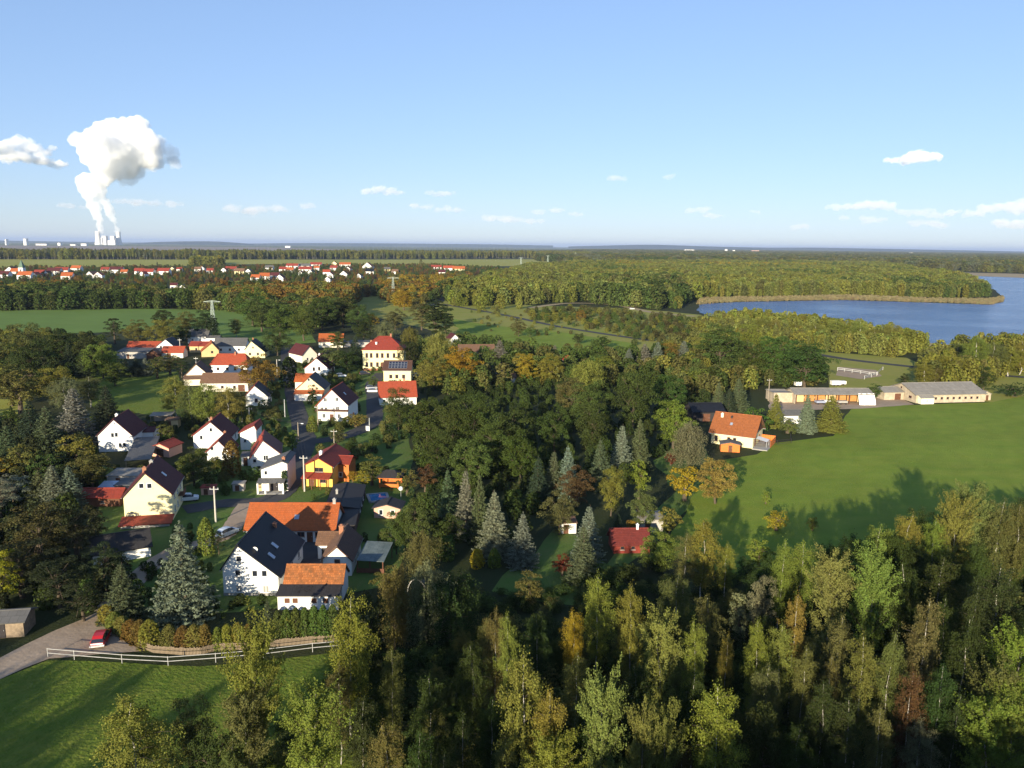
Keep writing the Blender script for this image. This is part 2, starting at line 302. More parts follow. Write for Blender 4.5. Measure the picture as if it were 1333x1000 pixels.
# ------------------------------------------------------------ houses
WIN = {}
def window_mesh(wd, ht, style):
    k = (round(wd, 2), round(ht, 2), style)
    if k not in WIN:
        fr = WHITE if style == 'plain' else (FRAMED if style == 'brown' else FRAME); b = MB(); t = .09
        b.box(-wd/2, -wd/2 + t, -.06, 0.02, 0, ht); b.box(wd/2 - t, wd/2, -.06, .02, 0, ht)
        b.box(-wd/2 + t, wd/2 - t, -.06, .02, 0, t); b.box(-wd/2 + t, wd/2 - t, -.06, .02, ht - t, ht)
        if wd > .9: b.box(-.035, .035, -.055, .02, t, ht - t)
        g = MB(); g.box(-wd/2 + t*.8, wd/2 - t*.8, -.035, .015, t*.8, ht - t*.8)
        s = MB(); s.box(-wd/2 - .08, wd/2 + .08, -.16, .01, -.08, -.003)
        WIN[k] = (b.mesh('window', fr), g.mesh('pane', BLIND if style == 'shutter' else GLASS), s.mesh('sill', CONC))
    return WIN[k]

class House:
    """A gabled building. Local x runs along the front from its left corner, y goes back, z up."""
    def __init__(s, name, label, cat, at, wd, ln, ang, prof, ridge='y', wall=WHITE, roof=RMAROON, roof2=None, ov=.35, courses=0, group=None, base=0, pad=None, walls=True):
        s.o = thing(name, label, cat, (at[0], at[1], 0), R(ang), group); s.w, s.l, s.ridge = wd, ln, ridge
        s.ca, s.sa, s.at = math.cos(R(ang)), math.sin(R(ang)), at
        eL, eR, ax, az = prof; S = wd if ridge == 'y' else ln; T = ln if ridge == 'y' else wd
        s.prof = (eL, eR, ax*S, az); s.S, s.T = S, T
        pr = [(0, 0), (0, eL), (ax*S, az), (S, eR), (S, 0)]; b = MB()
        if walls:
            m3 = s.m3; A = [m3(p[0], 0, p[1]) for p in pr]; B = [m3(p[0], T, p[1]) for p in pr]; flip = ridge == 'x'
            b.face(A if not flip else A[::-1]); b.face(B[::-1] if not flip else B)
            for i in ((4, 0), (0, 1), (3, 4)):
                q = [A[i[0]], A[i[1]], B[i[1]], B[i[0]]]; b.face(q[::-1] if not flip else q)
            s.wall = b.build('wall', wall, s.o)
        s.roof = None
        s.slope((0, eL), (ax*S, az), ov, roof, courses, True); 
        s.slope((S, eR), (ax*S, az), ov, roof2 or roof, courses, False)  # roof2: darker tiles on some right slopes put shade into their colour
    def m3(s, a, t, z): return (a, t, z) if s.ridge == 'y' else (t, a, z)
    def zat(s, a):
        eL, eR, ax, az = s.prof
        return eL + (az - eL)*a/ax if a < ax else eR + (az - eR)*(s.S - a)/max(.01, s.S - ax)
    def slope(s, e, a, ov, m, courses, left):
        e = np.array(e, float); a = np.array(a, float); d = a - e; Ln = np.linalg.norm(d); d /= Ln; nn = np.array((-d[1], d[0])) if left else np.array((d[1], -d[0]))
        e = e - d*ov*.9; Ln += ov*.9; t0, t1 = -ov, s.T + ov; b = MB(); th = .17; nn_ = nn
        def pt(dd, off, t): q = e + d*dd + nn*off; return s.m3(q[0], t, q[1])
        n = courses or 1
        for i in range(n):
            d0, d1 = Ln*i/n, Ln*(i + 1)/n; lift = .035 if courses else 0
            b.face([pt(d0, th + lift, t0), pt(d0, th + lift, t1), pt(d1, th, t1), pt(d1, th, t0)], [(t0, d0), (t1, d0), (t1, d1), (t0, d1)])
            if i: b.face([pt(d0, th, t0), pt(d0, th, t1), pt(d0, th + lift, t1), pt(d0, th + lift, t0)], [(t0, d0), (t1, d0), (t1, d0), (t0, d0)])
        q = [pt(0, .01, t0), pt(0, .01, t1), pt(Ln, .01, t1), pt(Ln, .01, t0)]; b.face(q)
        b.face([pt(0, .01, t0), pt(0, th, t0), pt(Ln, th, t0), pt(Ln, .01, t0)]); b.face([pt(0, .01, t1), pt(0, th, t1), pt(Ln, th, t1), pt(Ln, .01, t1)]); b.face([pt(0, .01, t0), pt(0, th + .035, t0), pt(0, th + .035, t1), pt(0, .01, t1)])
        if left:
            q = e + d*Ln; b.bar(s.m3(q[0], t0, q[1] + th + .03), s.m3(q[0], t1, q[1] + th + .03), .24, .14)     # ridge cap
            s.roof = b.build('roof', m, s.o)
        else: s.roof_b = b.build('roof', m, s.o)
        if courses >= 8:
            q = e - d*.02; q2 = q + np.array(((-1 if left else 1)*.07, -.02)); g_ = MB(); g_.bar(s.m3(q2[0], t0 + .05, q2[1]), s.m3(q2[0], t1 - .05, q2[1]), .13, .1); g_.build('gutter', METAL, s.o)
    def loc(s, x, y): return (s.at[0] + x*s.ca - y*s.sa, s.at[1] + x*s.sa + y*s.ca)
    def hit(s, face, px, py):
        """where the sight line through a picture position meets a wall: position along the wall and height"""
        d = ray(px, py); ox, oy = CO[0] - s.at[0], CO[1] - s.at[1]
        lo = np.array((ox*s.ca + oy*s.sa, -ox*s.sa + oy*s.ca, CO[2])); ld = np.array((d[0]*s.ca + d[1]*s.sa, -d[0]*s.sa + d[1]*s.ca, d[2]))
        if face == 'F': t = -lo[1]/ld[1]; q = lo + ld*t; return q[0], q[2]
        t = ((s.w if face == 'R' else 0) - lo[0])/ld[0]; q = lo + ld*t; return q[1], q[2]
    def win(s, face, u, z, wd=1.0, ht=1.2, style='white', px=False, kind='window', mat_=None):
        if px: u, zz = s.hit(face, u, z); z = zz - ht/2
        W = s.w if face in 'FB' else s.l
        u = min(max(u, wd/2 + .15), W - wd/2 - .15); z = max(z, .1)
        pos, rz = {'F': ((u, 0, z), 0), 'R': ((s.w, u, z), R(90)), 'L': ((0, u, z), R(-90)), 'B': ((u, s.l, z), R(180))}[face]
        a, g, sl = window_mesh(wd, ht, style)
        f = link('window', a, s.o, pos, rz); link('pane', g, f); link('sill', sl, f); return f
    def wins(s, face, lst, wd=1.0, ht=1.2, style='white'):
        for u, z in lst: s.win(face, u, z, wd, ht, style, px=u > 60)
    def door(s, face, u, wd=1.0, ht=2.05, m=None, name='door'):
        b = MB().box(-wd/2, wd/2, -.07, .02, .05, ht); pos, rz = {'F': ((u, 0, 0), 0), 'R': ((s.w, u, 0), R(90)), 'L': ((0, u, 0), R(-90))}[face]
        d = b.build(name, m or WOODB, s.o, pos); d.rotation_euler.z = rz; MB().box(wd*.32, wd*.38, -.13, -.072, 1.0, 1.12).build('handle', METAL, d); return d
    def chimney(s, a, t, sz=.6, up=1.0, m=None):
        x, y, _ = s.m3(a, t, 0); z = s.zat(a); b = MB().box(-sz/2, sz/2, -sz/2, sz/2, -.6, up); b.box(-sz/2 - .06, sz/2 + .06, -sz/2 - .06, sz/2 + .06, up + .002, up + .12); b.box(-sz/4, sz/4, -sz/4, sz/4, up + .122, up + .3)
        return b.build('chimney', m or BRICK, s.roof, (x, y, z))
    def on_slope(s, name, m, left, frac, t, wd, ht, th=.08, frame=None):
        """a flat box lying on a slope: frac up the slope, t along it"""
        eL, eR, ax, az = s.prof; e = np.array((0, eL) if left else (s.S, eR), float); a = np.array((ax, az)); d = a - e; Ln = np.linalg.norm(d); d /= Ln
        nn = np.array((-d[1], d[0])) if left else np.array((d[1], -d[0])); b = MB(); c = e + d*Ln*frac
        def pt(dd, tt, off): q = c + d*dd + nn*off; return s.m3(q[0], t + tt, q[1])
        lo, hi = .19, .21 + th
        p = [pt(i*ht/2, j*wd/2, k) for k in (lo, hi) for j in (-1, 1) for i in (-1, 1)]
        for q in ((0, 2, 3, 1), (4, 5, 7, 6), (0, 1, 5, 4), (2, 6, 7, 3), (0, 4, 6, 2), (1, 3, 7, 5)): b.face([p[i] for i in q])
        f = b.build(name, frame or m, s.roof)
        if frame:
            g = MB(); g.face([pt(-ht/2 + .08, -wd/2 + .08, hi + .004), pt(-ht/2 + .08, wd/2 - .08, hi + .004), pt(ht/2 - .08, wd/2 - .08, hi + .004), pt(ht/2 - .08, -wd/2 + .08, hi + .004)]); g.build('pane', m, s.roof)
        return f
    def skylight(s, left, frac, t, wd=.8, ht=1.2): return s.on_slope('skylight', SKYL, left, frac, t, wd, ht, frame=METAL)
    def leanto(s, name, x0, x1, y0, y1, z0, z1, m, wallm=None):
        """low roof against a wall: z0 at y0 rising to z1 at y1"""
        b = MB(); th = .14; q = [(x0, y0, z0), (x1, y0, z0), (x1, y1, z1), (x0, y1, z1)]; Ln = math.hypot(y1 - y0, z1 - z0)
        b.face([(p[0], p[1], p[2] + th) for p in q], [(x0, 0), (x1, 0), (x1, Ln), (x0, Ln)]); b.face(q[::-1])
        for i in range(4): c, e = q[i], q[(i + 1) % 4]; b.face([c, e, (e[0], e[1], e[2] + th), (c[0], c[1], c[2] + th)])
        return b.build(name, m, s.o)
    def block(s, name, m, x0, x1, y0, y1, z0, z1): return MB().box(x0, x1, y0, y1, z0, z1).build(name, m, s.o)
SKYL = mat('skylight_glass', (.30, .34, .42), .15, .1, 3, spec=.6)

# the big white house with the black roof
h = House('white_house', 'white three-storey gable house with black roof beside the tall spruce', 'house', P(291.6, 775.5), 8.0, 13.6, 1.0, (4.2, 3.0, .29, 7.6), 'y', WHITE, RBLACK, courses=22)
for q in ((311, 727.6), (309.7, 745.8), (331.8, 746.5), (344.2, 746.5)): h.win('F', *q, .85, 1.0, px=True)
for q in ((311.4, 766.3), (346.4, 766.8)): h.win('F', *q, .95, 1.15, 'shutter', px=True)
h.wins('R', [(3, 1.2), (7, 1.2), (11, 1.2)], .9, 1.1)
h.skylight(False, .36, 3.1); h.skylight(False, .43, 6.3); h.chimney(4.3, 11.5, .55, .7)
d = MB(); 
for i in range(12):
    a0, a1 = 2*math.pi*i/12, 2*math.pi*(i + 1)/12; d.face([(0, .08, 0), (.42*math.cos(a0), 0, .42*math.sin(a0)), (.42*math.cos(a1), 0, .42*math.sin(a1))])
dish = d.build('satellite_dish', WHITE, h.roof_b, (4.2, 1.6, 6.35)); MB().bar((0, .05, 0), (0, .25, -.9), .06).build('bracket', METAL, dish)
h.block('plinth', CONC, -.03, 8.03, -.04, .3, 0, .45); MB().bar((7.9, -.06, .1), (7.9, -.06, 2.9), .1).build('downpipe', METAL, h.o)

# the long orange-roofed house behind it
h = House('long_house', 'long low white house with a bright orange tiled roof behind the black-roofed house', 'house', P(321, 706), 14.8, 7.9, 1.5, (2.3, 2.3, .5, 5.5), 'x', WHITE, RORANGE, courses=16, ov=.4)
h.wins('F', [(6.4, 1.0), (9.2, 1.0), (12.2, .9)], 1.2, 1.1, 'brown'); h.door('F', 10.7, 1.0); h.chimney(3.95, 14.2, .5, .8, CONC); h.skylight(True, .45, 8.2, .8, .9); h.door('F', 13.6, 1.0, 2.0)
# dark garage row to the right of it
h = House('garage', 'long dark garage with grey felt roof between the orange roof and the pool', 'garage', (-33.6, 137.0), 5.9, 14.0, 6, (2.6, 2.5, .4, 3.0), 'y', DARKP, RFELT, ov=.3)
h.leanto('front_roof', 3.3, 6.1, -8.6, -.36, 2.35, 2.45, RFELT); h.block('front_wall', DARKP, 3.5, 5.9, -8.4, -.02, 0, 2.33); h.wins('R', [(2.5, 1.0), (6, 1.0), (9.5, 1.0)], 1.0, 1.0); h.door('R', 12.8, 2.4, 2.1, DARKP, 'garage_door'); h.chimney(1.2, 7.5, .4, .9, CONC)
# small white house, brown roof
h = House('small_house', 'small white house with a brown roof and brick chimney behind the mottled orange roof', 'house', P(421, 750), 4.3, 9.2, 2, (2.8, 2.6, .5, 4.7), 'y', WHITE, RTAN, RBROWN, courses=9)
h.win('F', 439, 732, .85, .95, 'brown', px=True); h.door('F', 1.0, .9, 1.95, DARKP); h.chimney(1.7, 6.6, .7, 1.3); h.wins('R', [(3, 1.1), (6, 1.1)], .8, .9)
# side wing with the sunlit tan roof
h2 = House('outbuilding', 'white outbuilding with patchy tan roof tucked against the brown-roofed small house', 'outbuilding', P(414, 728), 4.6, 4.2, 1, (2.5, 2.3, .5, 3.7), 'x', WHITE, RTAN, RBROWN, courses=7)
h2.door('F', 1.1, .9, 1.9, DARKP); h2.win('L', 2, 1.0, .7, .8)
# greenish carport
t = thing('carport', 'open carport with greenish speckled sheet roof beside the small white house', 'carport', (*P(464, 747)[:2], 0), R(-3))
b = MB(); b.face([(0, 0, 2.2), (4.3, 0, 2.1), (4.4, 6.6, 2.7), (.1, 6.6, 2.8)], [(0, 0), (4.3, 0), (4.3, 6.6), (0, 6.6)]); b.face([(0, 0, 2.13), (.1, 6.6, 2.73), (4.4, 6.6, 2.63), (4.3, 0, 2.03)]); b.face([(0, 0, 2.13), (4.3, 0, 2.03), (4.3, 0, 2.1), (0, 0, 2.2)]); b.face([(4.3, 0, 2.03), (4.4, 6.6, 2.63), (4.4, 6.6, 2.7), (4.3, 0, 2.1)])
b.build('roof', RGREEN, t)
for x, y in ((.15, .15), (4.1, .15), (.2, 6.4), (4.2, 6.4), (2.1, .15)): MB().box(-.07, .07, -.07, .07, 0, 2.1 + y*.09).build('post', WOODB, t, (x, y, 0))
MB().box(0, 4.3, 0, .12, .2, .9).build('parapet', WOODB, t)
# mottled orange roof with felt lean-to
h = House('shed', 'white shed with sunlit mottled orange tile roof and black lean-to beside the big white house', 'shed', P(372, 783), 8.0, 4.6, 1.5, (2.7, 2.5, .47, 4.5), 'x', WHITE, RMOTTLE, RTAN, courses=9, ov=.25)
h.leanto('lean_to_roof', -.6, 8.1, -2.9, -.2, 2.05, 2.6, RFELT); h.block('front_wall', WHITE, -.4, 7.9, -2.6, -2.4, 0, 2.07); h.win('F', 1.2, 1.2, .7, .6)
for i, x in enumerate((.9, 2.0, 4.6, 6.2)): MB().box(-.35, .35, -.03, .05, 1.0, 1.7).build('hatch', WOODB, h.o, (x, -2.63, 0))
r_ = random.Random(3)
b = MB()
for i in range(70):
    x, y = r_.uniform(1.8, 4.2), r_.uniform(-2.2, -.6); z = 2.05 + (y + 2.9)/2.7*.55 + .15; sz = r_.uniform(.06, .16); b.face([(x - sz, y, z), (x, y - sz, z + .03), (x + sz, y, z), (x, y + sz, z + .02)])
b.build('leaf_litter', DARKP, h.o)['kind'] = 'stuff'

# cream house
h = House('cream_house', 'tall cream house with maroon roof and chimney, red lean-to at its foot', 'house', P(163, 681), 8.1, 11.4, 13.5, (5.0, 5.0, .47, 9.1), 'y', CREAM, RMAROON, courses=20)
h.win('F', 184, 632.5, .9, 1.0, 'white', px=True); h.win('F', 194.5, 632.5, .9, 1.0, 'plain', px=True)
h.wins('R', [(2.2, 1.0), (5.2, 1.0), (8.6, 1.0), (2.2, 3.5), (5.2, 3.5), (8.6, 3.5)], .9, 1.2); h.chimney(3.6, 1.2, .65, .9); h.chimney(3.7, 6.5, .6, .6, CONC); h.skylight(False, .52, 5.2, .8, 1.1)
h.leanto('lean_to_roof', -.4, 8.4, -3.6, -.05, .55, 1.1, RRED); h.block('lean_to_wall', GREYW, 0, 8.0, -3.3, -3.1, 0, .57)
h.block('balcony', WOODB, 8.05, 9.1, 6.0, 8.6, 2.6, 2.75); h.block('balcony_rail', WOODB, 9.02, 9.1, 6.0, 8.6, 2.753, 3.6); h.block('gutter', METAL, 8.3, 8.42, -.2, 11.6, 4.72, 4.84)

# white house, maroon roof, upper left, with carports and sheds
h = House('white_house', 'white house with dark maroon roof beside the tall spruces, half in shade', 'house', P(129, 588.5), 7.9, 11, 9, (4.2, 3.8, .48, 7.9), 'y', WHITE, RMAROON, courses=14)
for q in ((146.5, 566.5), (151.5, 566), (156.5, 579.5), (162, 579)): h.win('F', *q, .8, 1.15, px=True)
h.win('F', 149, 551.5, .4, .5, px=True); h.chimney(3.3, 4, .6, .9, WHITE)
h2 = House('side_building', 'low white annexe with maroon roof on the flank of the shaded white house', 'outbuilding', P(177, 577.5), 4.2, 5.5, 9, (2.9, 2.3, .5, 3.5), 'x', WHITE, RMAROON)
h2.door('F', 1.2, .9, 1.95)
def flat_shed(name, label, cat, at, wd, ln, ang, z0, z1, wallm, roofm, open_=False):
    t = thing(name, label, cat, (*P(*at)[:2], 0), R(ang)); b = MB(); th = .12
    q = [(-.2, -.2, z0), (wd + .2, -.2, z0), (wd + .2, ln + .2, z1), (-.2, ln + .2, z1)]
    b.face([(p[0], p[1], p[2] + th) for p in q], [(0, 0), (wd, 0), (wd, ln), (0, ln)]); b.face(q[::-1])
    for i in range(4): c, e = q[i], q[(i + 1) % 4]; b.face([c, e, (e[0], e[1], e[2] + th), (c[0], c[1], c[2] + th)])
    b.build('roof', roofm, t)
    if open_:
        for x, y in ((.1, .1), (wd - .1, .1), (.1, ln - .1), (wd - .1, ln - .1)): MB().box(-.07, .07, -.07, .07, 0, z0 + (z1 - z0)*y/ln - .002).build('post', WOODG, t, (x, y, 0))
        MB().box(.1, wd - .1, ln - .1, ln - .02, 0, z1 - .05).build('wall', wallm, t)
    else:
        w_ = MB(); lo = [(0, 0), (wd, 0), (wd, ln), (0, ln)]; zz = [z0, z0, z1, z1]
        for i in range(4): a, c = lo[i], lo[(i + 1) % 4]; w_.face([(*a, 0), (*c, 0), (*c, zz[(i + 1) % 4] - .003), (*a, zz[i] - .003)])
        w_.build('wall', wallm, t); MB().box(wd*.3 - .45, wd*.3 + .45, -.06, .02, .05, min(1.95, z0 - .2)).build('door', WOODB, t)
    return t
flat_shed('carport', 'long pale grey flat carport roof beside the maroon-roofed white house', 'carport', (164, 614), 5.0, 21, 19, 2.4, 2.6, GREYW, RGREY, True)
flat_shed('garage', 'flat-roofed garage with whitish roof left of the cream house', 'garage', (140, 634), 7.5, 5, 2, 2.3, 2.5, GREYW, RASB)
flat_shed('shed', 'small shed with a bluish grey sheet roof below the whitish garage roof', 'shed', (150, 645), 4.2, 4, 2, 2.0, 2.2, GREYW, RGREY)
flat_shed('greenhouse', 'low glazed frame with pale panes beside the red shed', 'greenhouse', (129, 644), 2.8, 3, 4, 1.4, 1.8, GLASS, SKYL)
h = House('red_shed', 'low long shed with sunlit red tile roof left of the cream house', 'shed', P(92, 660), 9.2, 4.2, 3, (1.8, 1.8, .5, 2.9), 'x', WOODB, RRED, courses=5)
h.door('F', 2, .9, 1.6); h.win('F', 6, .7, .8, .6, 'brown')
h = House('red_outbuilding', 'brick-red roofed outbuilding at the end of the grey carport', 'outbuilding', P(198, 594), 4.6, 5, -12, (2.3, 2.3, .5, 3.2), 'y', PINK, RRED)
h.door('F', 2.2, 1.8, 1.9)
flat_shed('garden_shed', 'open shed with whitish flat roof on thin posts by the grass field', 'shed', (196, 552), 5.5, 3.6, 10, 2.2, 2.5, GREYW, RASB, True)
flat_shed('hut', 'tiny ochre garden hut beside the round bush near the birches', 'hut', (216, 557), 3.2, 2.6, 8, 2.1, 2.3, OCHRE, RTAN)
h = House('dark_barn', 'dark barn with black roof and a white gable end in the shade', 'barn', P(122, 737), 8.2, 5.4, 30, (1.8, 1.8, .5, 3.7), 'x', WHITE, RFELT)
h.door('F', 3, 2.2, 1.9, DARKP); h.win('R', 3, 1.0, .7, .8)
h = House('garden_shed', 'weathered plank shed with ivy at the left edge by the dirt road', 'shed', P(-14, 832), 4.1, 3.6, 10, (2.1, 2.1, .5, 2.8), 'x', WOODG, RGREY)
for i in range(7): h.block('plank', WOODG, 4.1 + .004, 4.1 + .03, .05 + i*.5, .5 + i*.5, .05, 2.05)
h.door('F', 1.5, .9, 1.9, DARKP)

# white double-gabled house
h = House('white_house', 'white house with maroon roof and a smaller front gable behind the thuja column', 'house', P(252.5, 584), 8.4, 10, 7, (3.4, 2.6, .5, 6.6), 'y', WHITE, RRED, RMAROON, courses=14)  # red left and maroon right slope: sun and shade put into tile colour
h.win('F', 274.5, 559.5, .75, 1.0, px=True); h.win('F', 262, 569.5, .75, 1.1, px=True); h.chimney(4.1, 1.6, .55, .8)
h.wins('R', [(3, 1.0), (7, 1.0)], .9, 1.1)
h2 = House('front_gable', 'small white gabled porch wing with maroon roof in front of the double-gabled house', 'house', P(270, 599.5), 5.3, 8.0, 8, (2.2, 1.6, .5, 4.6), 'y', WHITE, RRED, RMAROON, courses=10)  # one roof again, tiles coloured as lit and as shaded
h2.win('F', 276, 584, .8, .9, px=True); h2.win('F', 3.9, .7, .9, .9); h2.chimney(2.6, 7.4, .5, .5)

# cluster of narrow houses by the lane
h = House('narrow_house', 'narrow white house with sunlit red roof behind the pink-walled house', 'house', P(313.5, 586), 3.8, 6.5, 6, (4.4, 5.2, .9, 6.1), 'y', WHITE, RRED, courses=8)
h.win('F', 319, 574, .7, .8, px=True); h.win('R', 3, 2.6, .8, 1)
h = House('white_house', 'white house with faded red roof between thuja column and grey-roofed annexe', 'house', P(327, 613), 6.3, 9.5, 15, (3.0, 3.6, .42, 6.8), 'y', WHITE, RRED, roof_mat('faded_red_tiles', (.20, .075, .06)), courses=12)
h.win('F', 346, 596, 1.1, 1.2, px=True); h.win('F', 331.5, 600, .8, .9, px=True); h.win('F', 337, 609, .9, 1.0, px=True); h.chimney(2.2, 2.6, .7, 1.0, mat('red_chimney', (.30, .06, .04)))
flat_shed('annexe', 'little pale flat-roofed annexe at the corner of the faded red-roofed house', 'outbuilding', (314.5, 607), 3.0, 3.5, 12, 2.2, 2.4, WHITE, RGREY)
h = House('grey_roofed_house', 'white house with slanting grey roof and open porch by the lane', 'house', P(341, 640), 5.2, 8, 4, (4.7, 5.9, .82, 6.3), 'y', WHITE, RGREY, RGREY, ov=.3)
h.win('F', 346, 615.5, .7, .9, px=True)
h.leanto('porch_roof', -.5, 5.0, -2.2, -.05, 2.35, 2.75, RGREY); 
for x in (-.3, 1.2, 4.7): MB().box(-.16, .16, -.16, .16, 0, 2.36).build('porch_pillar', WHITE, h.o, (x, -2.0, 0))
h.door('F', 2.4, 1.8, 2.0, DARKP); h.block('porch_floor', CONC, -.4, 4.9, -2.2, -.02, 0, .18)
h.chimney(4.4, 1.0, .6, .6); h.block('side_wall', LILAC, 5.21, 5.3, 0, 8, 0, 5.7)
iv = MB()
for i in range(260):
    x, z = 4.2 + r_.random()*1.0, r_.random()**.8*4.4; y = -.1 - r_.random()*.35; q = r_.uniform(.12, .24); a = r_.random()*3.1
    iv.face([(x - q*math.cos(a), y - q*math.sin(a), z), (x, y - .05, z - q), (x + q*math.cos(a), y + q*math.sin(a), z), (x, y + .03, z + q)])
IVY = mat('ivy', (.03, .05, .012), .8, .4, 4); iv.build('ivy', IVY, h.o)

# the orange house
h = House('orange_house', 'small yellow-orange house with red roof and red porch by the lane', 'house', P(399, 633), 5.6, 11.5, -5, (4.7, 4.5, .5, 6.1), 'y', YELLOW, RRED, courses=10, ov=.4)
h.win('F', 415, 611.5, 1.9, .9, 'brown', px=True); h.leanto('porch_roof', -.3, 5.7, -2.4, -.05, 2.3, 3.0, RRED)
for x in (0, 1.9, 3.7, 5.4): MB().box(-.08, .08, -.08, .08, 0, 2.3).build('porch_post', WOODB, h.o, (x, -2.2, 0))
h.door('F', 1.2, .95, 2.05); h.win('F', 3.6, .9, 1.2, 1.1, 'brown'); h.chimney(2.3, 3.0, .6, .9, WHITE)
dr = House('side_wing', 'reddish orange wing with low red gable on the side of the orange house', 'house', P(433, 626.5), 3.6, 5.0, -5, (3.9, 3.9, .5, 4.9), 'x', mat('red_orange_render', (.55, .16, .04)), RRED, courses=6)
dr.win('F', 1.8, 1.0, .8, 1.1)

# houses up the side street
h = House('white_house', 'white house with bright red roof and brown eaves band at the street corner', 'house', P(413, 548), 8.9, 11.5, -3, (4.6, 4.9, .5, 9.2), 'y', WHITE, RBRIGHT, RMAROON, courses=12, ov=.45)  # bright red and maroon slopes carry sun and shade in their colour
for q in ((423.5, 520.5), (438.5, 520), (419, 532.5), (424.5, 532.5), (439.5, 531.5)): h.win('F', *q, .95, 1.15, px=True)
h.leanto('band_roof', -.3, 9.2, -.9, -.03, 3.0, 3.35, RBROWN); h.wins('F', [(2.0, .9), (6.4, .9)], 1.0, 1.3); h.door('F', 4.2, 1.0, 2.05); h.skylight(False, .5, 5, .7, 1); 
h = House('barn_house', 'cream gabled house with black roof and orange tiled wing beside the bright red-roofed one', 'house', P(385, 520), 9.2, 10, 3, (3.2, 3.4, .5, 7.3), 'y', mat('peach_render', (.74, .58, .38), .85, .1), RORANGE, RBLACK, courses=10)
h.win('F', 402, 494.5, .8, .9, px=True); h.leanto('lean_to_roof', 0, 9.4, -3.2, -.05, 2.3, 3.0, RORANGE); h.block('lean_to_wall', WHITE, .3, 9.0, -2.9, -2.7, 0, 2.3)
h.door('F', 5.4, 1.4, 2.0)
h2 = House('orange_wing', 'small orange-roofed wing behind the cream gabled house', 'outbuilding', P(384.5, 508), 6.5, 6, 3, (3.0, 3.0, .5, 5.2), 'x', PALE, RORANGE, courses=7)
h2.door('F', 2, .9, 1.9)
h = House('white_house', 'white gabled house with dark maroon roof at the bend of the street', 'house', P(397, 489), 9.2, 12.5, 3, (2.9, 2.6, .49, 6.7), 'y', WHITE, RBRIGHT, RMAROON, courses=10)  # left slope coloured as sunlit, right slope as shaded
h.win('F', 408.5, 480.5, .9, 1.4, 'brown', px=True); h.win('F', 415.5, 480, .9, 1.4, 'brown', px=True); h.chimney(4.2, 8, .6, .9, WHITE); h.wins('R', [(3, 1), (7, 1)], .9, 1.1)
h = House('cream_house', 'cream house with maroon roof and white dormers up the street', 'house', P(393.5, 473), 7.0, 12, 42, (3.4, 3.4, .5, 7.0), 'y', PALE, RMAROON, courses=8)
h.wins('F', [(2.4, 1.0), (4.6, 1.0)], .9, 1.2); 
for t_ in (3.5, 8):
    dm = h.block('dormer', WHITE, 4.9, 6.4, t_ - .8, t_ + .8, 3.9, 6.0); MB().box(4.7, 6.6, t_ - 1, t_ + 1, 6.003, 6.15).build('dormer_roof', RMAROON, h.o)
h = House('orange_roofed_house', 'house under the treetops showing only a bright orange roof, above the street', 'house', P(415, 452.5), 11.5, 8.6, 6, (2.9, 2.9, .5, 6.2), 'x', PALE, RORANGE, courses=8)
h.wins('F', [(2.5, 1.0), (7.5, 1.0)], 1, 1.1); h.chimney(4.3, 9, .5, .8)
flat_shed('long_shed', 'long grey roofed shed beside the orange roof among trees', 'shed', (447, 452), 13, 5, 6, 2.4, 2.8, GREYW, RGREY)

# school
def hip(name, label, cat, at, wd, ln, ang, ez, rz_, ridge_len, wall, roof):
    t = thing(name, label, cat, (*P(*at)[:2], 0), R(ang)); b = MB(); b.box(0, wd, 0, ln, 0, ez); b.build('wall', wall, t); o = .5; r = MB()
    x0, x1 = (wd - ridge_len)/2, (wd + ridge_len)/2; ym = ln/2
    c = [(-o, -o, ez), (wd + o, -o, ez), (wd + o, ln + o, ez), (-o, ln + o, ez)]; a, e = (x0, ym, rz_), (x1, ym, rz_); sl = math.hypot(ln/2, rz_ - ez)
    r.face([c[0], c[1], e, a], [(0, 0), (wd, 0), (x1, sl), (x0, sl)]); r.face([c[1], c[2], e], [(0, 0), (ln, 0), (ln/2, sl)]); r.face([c[2], c[3], a, e], [(0, 0), (wd, 0), (x1, sl), (x0, sl)]); r.face([c[3], c[0], a], [(0, 0), (ln, 0), (ln/2, sl)])
    r.face([(p[0], p[1], ez + .003) for p in c][::-1])
    for p, q in ((c[0], a), (c[1], e), (c[2], e), (c[3], a), (a, e)): r.bar(np.array(p) + (0, 0, .05), np.array(q) + (0, 0, .05), .3, .16)
    rf = r.build('roof', roof, t); bnd = MB(); bnd.box(-.25, wd + .25, -.25, ln + .25, ez - .3, ez - .004); bnd.build('cornice', wall, t); return t, rf
t, rf = hip('school', 'large cream two-storey school building with red hipped roof', 'school', (472.5, 482.5), 16.2, 12.5, 3, 8.3, 13.2, 4.5, CREAM, RRED)
a_, g_, s_ = window_mesh(1.05, 1.9, 'brown')
for i, x in enumerate((1.6, 3.4, 5.8, 7.8, 10.0, 12.5, 14.3)):
    for z in ((1.5, 5.2) if i < 3 else (5.2, 1.5)):
        f = link('window', a_, t, (x, 0, z)); link('pane', g_, f); link('sill', s_, f)
for i in range(4):
    for z in (1.5, 5.2): f = link('window', a_, t, (16.2, 2 + i*2.8, z), R(90)); link('pane', g_, f); link('sill', s_, f)
for x, y, z in ((10.7, 6.3, 13.0), (2.6, 7.5, 10.2), (5.2, 2.6, 10.0)): MB().box(-.35, .35, -.35, .35, -.6, 1.1).box(-.42, .42, -.42, .42, 1.102, 1.25).build('chimney', BRICK if x != 5.2 else WHITE, rf, (x, y, z))
MB().box(-.06, 16.26, -.06, .3, 0, .9).build('plinth', BRICK, t); MB().box(7.0, 8.3, -.08, .02, .9, 3.1).build('door', WOODB, t)
